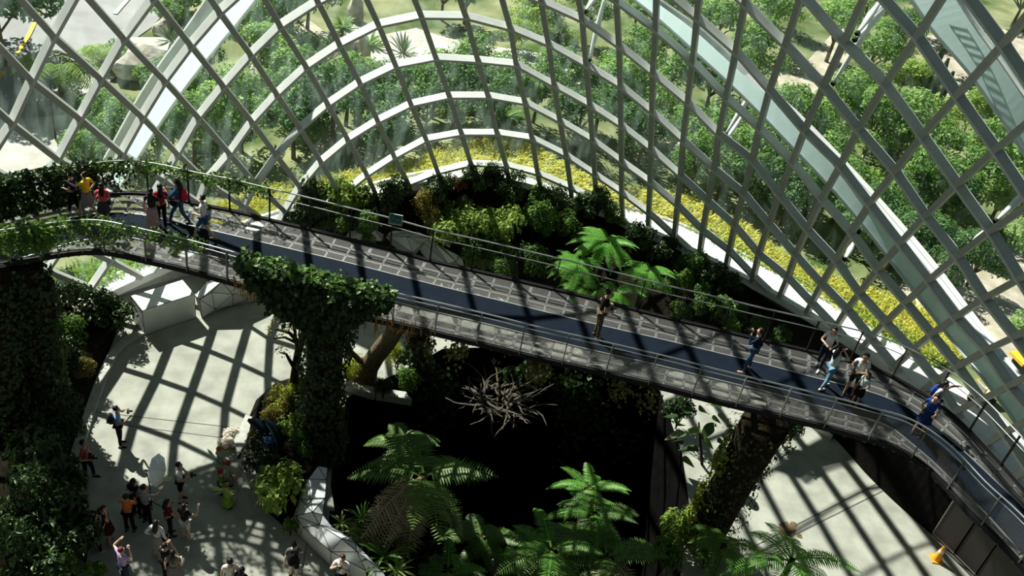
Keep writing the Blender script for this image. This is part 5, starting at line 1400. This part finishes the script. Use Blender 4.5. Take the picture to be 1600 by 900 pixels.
ARM = {  # elbow and wrist relative to the shoulder; x is outward
 'down': (V3(.07, -.02, -.28), V3(.09, .06, -.53)), 'bent': (V3(.09, -.06, -.27), V3(.02, .19, -.29)), 'front': (V3(.07, .14, -.22), V3(-.08, .36, -.10)),
 'cam': (V3(.11, .16, -.19), V3(-.10, .23, .10)), 'head': (V3(.26, .06, .12), V3(-.02, .03, .27)), 'reach': (V3(.04, .25, -.14), V3(.02, .49, -.08)),
 'up': (V3(.27, .06, .02), V3(.20, .22, .19)), 'hip': (V3(.17, -.08, -.24), V3(.04, .02, -.42)), 'swingf': (V3(.06, .12, -.26), V3(.05, .28, -.47)), 'swingb': (V3(.07, -.13, -.25), V3(.10, -.14, -.50)),
 'hold': (V3(.08, .10, -.25), V3(-.13, .26, -.24)), 'lap': (V3(.08, .12, -.26), V3(-.02, .34, -.36)),
}
LEG = {  # (knee, ankle) offsets from the hip for left and right
 'stand': ((V3(.01, .03, -.44), V3(.02, 0, -.86)), (V3(.02, .02, -.44), V3(.04, .02, -.86))),
 'walk': ((V3(0, .20, -.41), V3(0, .30, -.84)), (V3(0, -.06, -.43), V3(0, -.34, -.78))),
 'step': ((V3(0, .13, -.42), V3(0, .16, -.85)), (V3(0, -.02, -.44), V3(0, -.17, -.83))),
 'wide': ((V3(.05, .05, -.43), V3(.10, .06, -.85)), (V3(.05, .02, -.43), V3(.12, -.04, -.85))),
 'kneel': ((V3(.05, .36, -.16), V3(.06, .10, -.40)), (V3(.05, .34, -.20), V3(.06, .06, -.42))),
}
NOSE = None
def person(label, foot, yaw, h, skin=None, shirt=None, sleeve='short', bottom=None, bcol=None, hair='short', haircol=None, arms=('down', 'down'), legs='stand', lean=0.0, look=0.0, shoe=(.02, .02, .02), cap=None, wide=1.0, group=None, turn=0.0):
    """yaw: 0 looks away from the viewpoint (+Y), 90 looks to the left, -90 to the right"""
    S = h / 1.70 * (1.06 if foot[2] < 1 else 1.03); kneel = legs == 'kneel'
    t = thing('person', label, 'person', foot, math.radians(yaw), group, None, S)
    skin = skin or SKIN
    hipz = .90 if not kneel else .46
    dz = hipz - .90
    lf = lambda z: Vector((0, math.sin(lean) * (z - .90), 0)) if z > .9 else Vector((0, 0, 0))
    def q(x, y, z): return Vector((x, y, z)) + lf(z) + Vector((0, 0, dz - (1 - math.cos(lean)) * max(0, z - .9)))
    b = SK(); W_ = wide
    pel = b.add(q(0, 0, .95), (.125 * W_, .095))
    wa = b.add(q(0, .0, 1.08), (.115 * W_, .085), pel); ch = b.add(q(0, .005, 1.26), (.14 * W_, .10), wa); nb = b.add(q(0, 0, 1.41), (.07, .065), ch)
    nk = b.add(q(0, .01, 1.48), (.048, .05), nb)
    hy = .035 + .05 * look; h1 = b.add(q(0, .02 + hy * .4, 1.545), (.062, .068), nk); h2 = b.add(q(0, hy * .5, 1.61), (.076, .090), h1); h3 = b.add(q(0, hy * .3, 1.675), (.062, .072), h2)
    b.add(q(0, hy * .5 + .108, 1.585 + .05 * look), .010, h2)
    for sx in (-1, 1): b.add(q(sx * .088, hy * .4 - .005, 1.60), (.010, .018), h2)
    hands = []; sh_pts = []
    for sx, an in ((-1, arms[0]), (1, arms[1])):
        el, wr = ARM[an]; sp = q(sx * .165 * W_, 0, 1.385); e = sp + Vector((el.x * sx, el.y, el.z)); w = sp + Vector((wr.x * sx, wr.y, wr.z))
        s0 = b.add(sp, .052, ch if False else nb); s1 = b.add(sp.lerp(e, .5), .044, s0); s2 = b.add(e, .037, s1); s3 = b.add(e.lerp(w, .4), .036, s2); s4 = b.add(w, .025, s3)
        d = (w - e).normalized(); pc = w + d * .055; s5 = b.add(pc, (.038, .018), s4)
        sd = d.cross(Vector((0, 0, 1))); sd = sd.normalized() if sd.length > .1 else Vector((0, 1, 0)); up = sd.cross(d)
        hands.append((w, pc, d, sd, up, sx)); sh_pts.append((sp, e, w))
    hp = []
    for sx, (kn, an) in ((-1, LEG[legs][0]), (1, LEG[legs][1])):
        hj = q(sx * .085 * W_, 0, .90); k = hj + Vector((kn.x * sx, kn.y, kn.z)); a = hj + Vector((an.x * sx, an.y, an.z)); 
        l0 = b.add(hj, .078, pel); l1 = b.add(hj.lerp(k, .5), .068, l0); l2 = b.add(k, .052, l1); l3 = b.add(k.lerp(a, .35), .050, l2); l4 = b.add(a, .033, l3)
        f = Vector((0, .12, -.015)) if not kneel else Vector((0, -.08, -.05)); b.add(a + f * .55 + Vector((0, 0, -.015)), (.034, .026), l4)
        hp.append((hj, k, a))
    body = b.build('body', skin, t)
    for w, pc, d, sd, up, sx in hands:
        fb = MB(); k0 = pc + d * .028
        for i, (off, ln) in enumerate(((-.026, .058), (-.009, .070), (.009, .066), (.025, .052))):
            p0 = pc + sd * off * .8; p1 = k0 + sd * off + d * ln * .5 - up * .012; p2 = k0 + sd * off * 1.1 + d * ln * .85 - up * .034
            fb.tube([p0, k0 + sd * off, p1, p2], [.009, .009, .008, .006], 5)
        th = pc - sd * sx * .030 - d * .01; fb.tube([pc - d * .02, th, th + d * .03 - sd * sx * .018 - up * .01, th + d * .055 - sd * sx * .012 - up * .02], [.011, .010, .009, .007], 5)
        fb.build('hand', skin, t, True)
    m = MB()
    for sx in (-1, 1): m.ball(q(sx * .032, hy * .5 + .088, 1.615 + .02 * look), .011, 6, 5)
    m.build('eyes', HAIRD, t)
    if shirt is not None:
        c = SK(); p = c.add(q(0, 0, .93), (.145 * W_, .118)); w1 = c.add(q(0, 0, 1.06), (.132 * W_, .104), p); c1 = c.add(q(0, .005, 1.26), (.158 * W_, .118), w1); n1 = c.add(q(0, 0, 1.40), (.088, .080), c1)
        for (sp, e, w) in sh_pts:
            a0 = c.add(sp, .066, n1); a1 = c.add(sp.lerp(e, .55), .058, a0)
            if sleeve == 'long': a2 = c.add(e, .048, a1); c.add(e.lerp(w, .85), .036, a2)
        c.build('shirt' if sleeve != 'long' else 'jacket', cloth(shirt), t)
    if bottom in ('trousers', 'shorts'):
        c = SK(); p = c.add(q(0, 0, .96), (.140 * W_, .112))
        for hj, k, a in hp:
            a0 = c.add(hj, .092, p); a1 = c.add(hj.lerp(k, .5), .082, a0); a2 = c.add(hj.lerp(k, .85), .074, a1)
            if bottom == 'trousers': a3 = c.add(k, .064, a2); a4 = c.add(k.lerp(a, .5), .058, a3); c.add(k.lerp(a, .93), .047, a4)
        c.build(bottom, cloth(bcol), t)
    elif bottom in ('skirt', 'longskirt', 'dress'):
        m = MB(); z0, z1 = (1.02, .58) if bottom != 'longskirt' else (1.02, .30); n = 14; rows = 6
        for j in range(rows + 1):
            f = j / rows; z = lerp(z0, z1, f); rx = lerp(.150 * W_, .225, f ** .8); ry = lerp(.115, .20, f ** .8)
            for i in range(n):
                a = 2 * PI * i / n; kk = 1 + .07 * math.sin(a * 5) * f; m.v.append(tuple(q(rx * kk * math.cos(a), ry * kk * math.sin(a) + .02 * f, z)))
        m.f = [(j * n + i, j * n + (i + 1) % n, (j + 1) * n + (i + 1) % n, (j + 1) * n + i) for j in range(rows) for i in range(n)] + [tuple(range(n))]
        m.build('skirt', cloth(bcol), t, True)
    for hj, k, a in hp:
        m = MB(); f = Vector((0, .19, -.035)); bk = Vector((0, -.06, -.03))
        if kneel: f = Vector((0, -.16, -.03)); bk = Vector((0, .05, 0))
        m.tube([a + bk * 1.1, a + bk * .6, a + f * .25 + Vector((0, 0, -.012)), a + f * .75 + Vector((0, 0, -.02)), a + f], [.022, .040, .046, .040, .018], 8)
        m.v = [(x, y, max(z, .002) if not kneel else z) for x, y, z in m.v]
        m.build('shoe', cloth(shoe), t, True)
    hm = pm('hair %02d %02d %02d' % tuple(int(99 * c) for c in haircol), haircol, .5, var=.25, scale=30) if haircol else HAIRD
    m = MB(); cc = q(0, hy * .35 - .012, 1.635); m.ball(cc, .1, 12, 8, (.92, 1.05, .98))
    V = []
    for v in m.v:
        v = Vector(v) - cc
        if v.y > .035 and v.z < .045: v.y = min(v.y, .035)
        if v.z < -.05 and v.y > -.02: v.z = -.05
        V.append(tuple(v + cc))
    m.v = V
    if hair in ('long', 'tail'):
        if hair == 'long': m.tube([cc + V3(0, -.05, .0), cc + V3(0, -.075, -.12), cc + V3(0, -.10, -.26), cc + V3(0, -.10, -.40)], [.075, .085, .085, .03], 8)
        else: m.tube([cc + V3(0, -.08, .03), cc + V3(0, -.15, -.02), cc + V3(0, -.14, -.2), cc + V3(0, -.12, -.3)], [.035, .045, .04, .01], 7)
    if hair == 'bun': m.ball(cc + V3(0, -.06, .09), .05, 8, 6)
    m.build('hair', hm, t, True)
    if cap:
        m = MB(); m.ball(cc + V3(0, -.01, .03), .112, 12, 8, (1, 1.05, .78)); m.v = [(x, y, max(z, cc.z + .01)) for x, y, z in m.v]; m.build('cap', cloth(cap), t, True)
    return t
def held(name, label, cat, per, loc, parts, rz=0):
    """something a person holds or carries: a thing of its own, placed in that person's frame"""
    S = per.scale[0]; yaw = per.rotation_euler.z; R = Matrix.Rotation(yaw, 3, 'Z')
    t = thing(name, label, cat, per.location + R @ (Vector(loc) * S), yaw + rz, None, None, S)
    for nm, kind, c, sz, mat in parts:
        m = MB()
        if kind == 'box': m.box(c, sz)
        elif kind == 'tube': m.tube([c, (c[0], c[1] + sz[1], c[2])], sz[0], 10)
        elif kind == 'ball': m.ball(c, 1, 12, 9, sz)
        elif kind == 'strap': m.tube([Vector(p) for p in c], sz, 6)
        m.build(nm, mat, t, kind == 'ball')
    return t
BLK = pm('black camera plastic', (.012, .012, .013), .4); GREYP = pm('grey plastic', (.3, .3, .32), .4)
def camera(per, label, loc=(0, .30, 1.50)): return held('camera', label, 'camera', per, loc, [('body', 'box', (0, 0, 0), (.14, .07, .10), BLK), ('lens', 'tube', (0, .035, 0), (.035, .10), BLK), ('viewfinder', 'box', (0, -.01, .06), (.05, .05, .03), BLK)])
def phone(per, label, loc=(0, .42, 1.40)): return held('phone', label, 'phone', per, loc, [('case', 'box', (0, 0, 0), (.075, .01, .15), BLK), ('screen', 'box', (0, -.007, 0), (.066, .003, .135), GREYP)])
def backpack(per, label, col): return held('backpack', label, 'backpack', per, (0, -.19, 1.20), [('sack', 'ball', (0, 0, 0), (.15, .10, .23), cloth(col)), ('pocket', 'ball', (0, -.08, -.07), (.10, .05, .10), cloth(col)), ('strap', 'strap', [(-.11, .06, -.12), (-.12, .26, .0), (-.11, .22, .2), (-.10, .06, .18)], .014, cloth(col)), ('strap', 'strap', [(.11, .06, -.12), (.12, .26, .0), (.11, .22, .2), (.10, .06, .18)], .014, cloth(col))])
def bag(per, label, col, loc=(.20, .08, .92)): return held('shoulder_bag', label, 'bag', per, loc, [('pouch', 'ball', (0, 0, 0), (.07, .12, .12), cloth(col)), ('strap', 'strap', [(0, .05, .08), (-.10, .06, .35), (-.22, -.02, .48), (-.12, -.08, .3), (0, -.05, .08)], .010, cloth(col))])
D = ZB + .02
NAVY = (.012, .018, .045); BLACK = (.008, .008, .009); WHT = (.80, .80, .80)
PALE = pm('pale skin', (.66, .44, .33), .55, var=.06)
TAN = (.38, .24, .16)
# on the footbridge
per = person('person in a yellow top and grey skirt walking on the bridge, arm stretched ahead', at(140, 340, D), 80, 1.66, PALE, (.80, .62, .03), 'short', 'skirt', (.22, .23, .27), 'bun', (.03, .015, .01), ('reach', 'hip'), 'walk', shoe=(.3, .25, .2))
per = person('person in dark blue half hidden behind the one in yellow on the bridge', at(118, 333, D), 80, 1.50, None, (.015, .02, .12), 'short', 'trousers', BLACK, 'short', None, ('bent', 'down'), 'step', shoe=(.6, .6, .6))
per = person('person in a coral pink top with long black hair behind the near handrail', at(165, 352, D), 20, 1.55, None, (.80, .10, .13), 'short', 'skirt', (.05, .05, .06), 'long', None, ('bent', 'down'), 'stand')
bag(per, 'black bag hanging from the person in coral pink', BLACK)
per = person('person with long dark hair in a pale pink dress on the bridge, seen from behind', at(240, 362, D), 10, 1.60, None, (.05, .03, .04), 'short', 'longskirt', (.48, .30, .34), 'long', None, ('down', 'bent'), 'stand', shoe=(.6, .6, .6))
per = person('person in a red top and black trousers walking beside the pink dress', at(254, 356, D), 30, 1.62, None, (.38, .02, .03), 'short', 'trousers', BLACK, 'long', None, ('down', 'down'), 'step')
bag(per, 'black patterned bag carried between the pink dress and the red top', BLACK, (-.16, .05, .7))
per = person('person in a blue denim jacket and jeans looking at a phone on the bridge', at(281, 352, D), 85, 1.70, None, (.035, .10, .24), 'long', 'trousers', (.05, .11, .21), 'long', None, ('front', 'front'), 'walk', shoe=(.05, .05, .06))
backpack(per, 'red backpack on the person in the denim jacket', (.40, .02, .04)); bag(per, 'black shoulder bag of the person in the denim jacket', BLACK, (-.2, .08, .95)); phone(per, 'phone in the hands of the person in the denim jacket')
per = person('person in a white top and blue shorts striding on the bridge', at(319, 375, D), 88, 1.66, PALE, WHT, 'short', 'shorts', (.05, .10, .24), 'bun', None, ('bent', 'bent'), 'walk', shoe=(.45, .30, .2))
CAMO = pm('camouflage cloth', (.03, .028, .018), .9, scale=14, col2=(.16, .12, .07))
MATS['cloth 09 08 05'] = CAMO
per = person('person in a black top and camouflage trousers standing in the middle of the bridge', at(930, 526, D), -75, 1.84, None, (.006, .006, .007), 'short', 'trousers', (.099, .089, .059), 'bun', None, ('bent', 'bent'), 'stand', shoe=(.10, .07, .04), lean=.08)
camera(per, 'small dark camera in the hand of the person in camouflage trousers', (.05, .24, 1.10))
per = person('person in a navy jacket and jeans taking a photograph over the bridge', at(1166, 580, D), 70, 1.68, None, (.010, .018, .045), 'long', 'trousers', (.05, .12, .22), 'short', (.02, .012, .008), ('cam', 'cam'), 'wide', shoe=(.48, .30, .22), lean=.05)
camera(per, 'camera raised by the person in the navy jacket'); bag(per, 'large black bag at the hip of the person in the navy jacket', BLACK, (.22, -.05, 1.0))
per = person('person with long hair in a white sleeveless top and dark trousers at the far railing', at(1278, 574, D), 150, 1.62, PALE, WHT, 'short', 'trousers', (.02, .022, .035), 'long', None, ('bent', 'hold'), 'step', shoe=(.5, .5, .5))
per = person('person in a pale blouse and blue jeans with hands at the face on the bridge', at(1285, 606, D), -60, 1.66, PALE, (.62, .72, .70), 'short', 'trousers', (.16, .30, .42), 'long', None, ('cam', 'head'), 'step', shoe=(.66, .60, .5))
per = person('person in a white T-shirt and black shorts looking down on the bridge', at(1324, 618, D), 155, 1.72, None, WHT, 'short', 'shorts', (.015, .015, .017), 'short', None, ('hold', 'bent'), 'stand', lean=.06)
held('backpack', 'dark backpack strap and bag on the person in the white T-shirt', 'backpack', per, (.05, -.19, 1.2), [('sack', 'ball', (0, 0, 0), (.13, .08, .2), cloth((.02, .03, .05))), ('strap', 'strap', [(.10, .06, -.12), (.12, .28, .0), (.11, .24, .2), (.08, .06, .19)], .02, cloth((.02, .06, .09)))])
per = person('child in a pale blue top and black skirt beside the person in the white T-shirt', at(1334, 632, D), 120, 1.28, None, (.45, .58, .62), 'short', 'skirt', BLACK, 'long', None, ('bent', 'down'), 'stand')
per = person('person in a bright blue shirt leaning at the near railing by the bridge bend', at(1432, 678, D), 150, 1.66, None, (.02, .06, .33), 'short', 'skirt', (.02, .04, .15), 'short', None, ('bent', 'bent'), 'stand', lean=.15)
per = person('person with black hair in white and blue behind the blue shirt at the bridge bend', at(1444, 660, D), -140, 1.66, None, (.55, .55, .58), 'short', 'trousers', (.02, .025, .05), 'long', None, ('up', 'bent'), 'stand')
backpack(per, 'blue backpack on the black haired person at the bridge bend', (.03, .06, .25))
# on the left floor
def fl(x, y): return at(x, y, 0)
per = person('person in a light blue shirt and black trousers photographing on the sunlit floor', fl(188, 695), -70, 1.74, None, (.22, .38, .62), 'short', 'trousers', BLACK, 'short', None, ('cam', 'front'), 'stand', wide=1.1)
camera(per, 'camera held by the person in the light blue shirt', (-.02, .34, 1.46)); backpack(per, 'dark backpack on the person in the light blue shirt', (.03, .03, .04))
per = person('person in a faded red shirt leaning by the bushes at the left floor edge', fl(138, 748), -80, 1.72, None, (.33, .07, .08), 'short', 'trousers', (.012, .014, .022), 'short', None, ('down', 'bent'), 'step', wide=1.15)
camera(per, 'camera at the waist of the person in the faded red shirt', (.1, .28, 1.08))
per = person('person with long dark hair in black in front of the umbrella stand', fl(214, 806), -20, 1.66, None, (.012, .012, .013), 'short', 'trousers', BLACK, 'long', None, ('bent', 'down'), 'stand')
per = person('person in a grey shirt and dark trousers beside the umbrella stand', fl(230, 818), -30, 1.74, None, (.26, .30, .36), 'short', 'trousers', (.01, .011, .014), 'short', None, ('bent', 'reach'), 'stand', wide=1.1)
per = person('person in an orange shirt seen from behind among the visitors', fl(203, 830), 5, 1.66, None, (.72, .18, .05), 'short', 'trousers', (.01, .01, .012), 'short', None, ('front', 'front'), 'stand')
camera(per, 'dark camera held by the person in the orange shirt', (.12, .30, 1.36))
per = person('person in a white T-shirt and black shorts holding a camera on the left floor', fl(283, 782), -75, 1.72, None, (.76, .78, .80), 'short', 'shorts', BLACK, 'short', None, ('hold', 'hold'), 'stand', shoe=(.03, .03, .03))
camera(per, 'camera held at chest height by the person in white T-shirt and black shorts', (0, .36, 1.16))
per = person('person in a maroon dress with a hand raised to the head', fl(170, 848), -60, 1.64, None, (.10, .012, .014), 'short', 'dress', (.06, .010, .012), 'tail', None, ('down', 'head'), 'stand', wide=1.2, shoe=(.4, .25, .2))
per = person('person in a black speckled blouse at the edge of the bushes', fl(155, 860), -50, 1.62, None, (.02, .02, .02), 'short', 'trousers', (.008, .01, .014), 'long', None, ('bent', 'hold'), 'stand', shoe=(.5, .4, .3))
per = person('person with long hair in a dark red top lifting a phone', fl(266, 835), -60, 1.58, None, (.14, .012, .02), 'short', 'trousers', (.012, .01, .012), 'long', None, ('cam', 'front'), 'stand')
phone(per, 'phone lifted by the person in the dark red top', (0, .42, 1.45))
per = person('person in a black top and white shorts standing at the floor shadow', fl(291, 842), -20, 1.58, PALE, (.012, .011, .011), 'short', 'shorts', (.72, .70, .66), 'long', None, ('bent', 'up'), 'stand', shoe=(.5, .35, .3))
per = person('person in a white blouse and flowered skirt in the middle of the group', fl(249, 870), -5, 1.64, PALE, (.66, .70, .72), 'long', 'longskirt', (.32, .30, .28), 'long', None, ('hip', 'down'), 'step', shoe=(.4, .35, .3))
bag(per, 'black shoulder bag of the person in the white blouse', BLACK)
per = person('person with reddish hair in a lilac shirt raising both arms at the lower border', fl(196, 912), -30, 1.62, PALE, (.48, .36, .66), 'short', 'trousers', (.03, .035, .06), 'short', (.14, .03, .02), ('up', 'cam'), 'stand')
per = person('person in black holding a camera at the lower border below the white blouse', fl(262, 906), -10, 1.64, None, (.02, .02, .022), 'short', 'trousers', BLACK, 'short', None, ('cam', 'cam'), 'stand')
per = person('person with dark hair in a pale sleeveless dress at the lower border', fl(274, 916), 10, 1.62, PALE, (.20, .17, .15), 'short', 'dress', (.18, .16, .16), 'long', None, ('down', 'bent'), 'stand')
per = person('person in a cream white shirt cut by the lower border in sunlight', fl(361, 932), 15, 1.72, None, (.74, .66, .58), 'short', 'trousers', (.05, .05, .06), 'short', None, ('down', 'bent'), 'stand')
per = person('person with black hair in a black top beside the cream shirt at the lower border', fl(379, 942), -15, 1.62, None, (.02, .02, .022), 'short', 'trousers', BLACK, 'long', None, ('bent', 'bent'), 'stand')
per = person('person in black shorts walking beside the silver wall at the lower border', fl(458, 906), 15, 1.74, PALE, (.10, .10, .11), 'short', 'shorts', BLACK, 'short', None, ('swingb', 'swingf'), 'step', shoe=(.03, .03, .03))
backpack(per, 'black backpack on the person walking beside the silver wall', (.01, .01, .012))
per = person('person in a white shirt looking up, hands at the mouth, by the silver wall', fl(531, 926), 175, 1.76, PALE, (.74, .74, .72), 'short', 'trousers', (.02, .02, .03), 'short', (.05, .025, .015), ('cam', 'cam'), 'stand', look=.8)
camera(per, 'small dark camera at the face of the person looking up', (0, .24, 1.50))
# costumed figures by the bench
def wings(per, label_part, col, up=1.15):
    m = MB()
    for sx in (-1, 1):
        for (ln, zt) in ((.42, .22), (.30, -.18)):
            r = V3(sx * .03, -.13, up); P = [r, r + V3(sx * ln * .5, -.12, zt * .9 + .05), r + V3(sx * ln, -.2, zt), r + V3(sx * ln * .75, -.16, zt * .3 - .06)]
            o = len(m.v); m.v += [tuple(p) for p in P] + [tuple(p + V3(0, -.012, 0)) for p in P]; m.f += [(o, o + 1, o + 2, o + 3), (o + 7, o + 6, o + 5, o + 4)] + [(o + k, o + 4 + k, o + 4 + (k + 1) % 4, o + (k + 1) % 4) for k in range(4)]
    m.build('wings', cloth(col), per)
RED = (.42, .03, .02)
per = person('person with a red cap and pale winged costume standing by the stone bench', fl(344, 744), -50, 1.32, PALE, (.30, .42, .34), 'short', 'skirt', (.22, .30, .22), 'short', (.3, .05, .02), ('bent', 'down'), 'stand', cap=(.48, .08, .03)); wings(per, '', (.52, .68, .58))
per = person('person with a dark red cap and pale green costume crouching at the bench end', fl(357, 757), -30, 1.40, PALE, (.34, .42, .28), 'short', 'skirt', (.3, .36, .24), 'short', (.3, .04, .03), ('lap', 'lap'), 'kneel', cap=RED); wings(per, '', (.40, .52, .38), 1.0)
per = person('person in a bright green shirt and crimson cap crouching left of the bench end', fl(346, 769), -60, 1.36, PALE, (.10, .34, .03), 'short', 'trousers', (.05, .05, .05), 'short', (.3, .04, .03), ('lap', 'bent'), 'kneel', cap=(.45, .02, .06))
per = person('person in a lime green winged costume with white hem kneeling on the floor', fl(355, 792), -10, 1.45, PALE, (.30, .48, .06), 'short', 'skirt', (.26, .45, .05), 'short', (.16, .13, .03), ('lap', 'lap'), 'kneel', cap=(.20, .17, .04)); wings(per, '', (.42, .55, .20), 1.05)
# grow the skins into plain meshes
bpy.context.view_layer.update()
dg = bpy.context.evaluated_depsgraph_get()
for o in SKINS:
    me = bpy.data.meshes.new_from_object(o.evaluated_get(dg)); me.name = o.name.split('.')[0]
    for p in me.polygons: p.use_smooth = True
    o.modifiers.clear(); o.data = me
# ------------------------------------------------------------------ light
sd = bpy.data.lights.new('sun', 'SUN'); sd.energy = 9.2; sd.angle = math.radians(0.6); sd.color = (1.0, 0.96, 0.88)
so = bpy.data.objects.new('sun', sd); COL.objects.link(so)
SUN = Vector((0.72, -0.61, -1.0)).normalized()
so.rotation_euler = SUN.to_track_quat('-Z', 'Y').to_euler(); so.location = (-30, 70, 70)
w = bpy.data.worlds.new('world'); SC.world = w; w.use_nodes = True
bg = w.node_tree.nodes['Background']; bg.inputs[0].default_value = (0.62, 0.80, 1.0, 1); bg.inputs[1].default_value = 0.15
SC.view_settings.view_transform = 'Standard'; SC.view_settings.look = 'None'; SC.view_settings.gamma = 1; SC.view_settings.use_curve_mapping = False
SC.view_settings.exposure = 0.0
SC.cycles.transparent_max_bounces = 16
SC.cycles.max_bounces = 6; SC.cycles.diffuse_bounces = 3; SC.cycles.glossy_bounces = 3; SC.cycles.transmission_bounces = 4
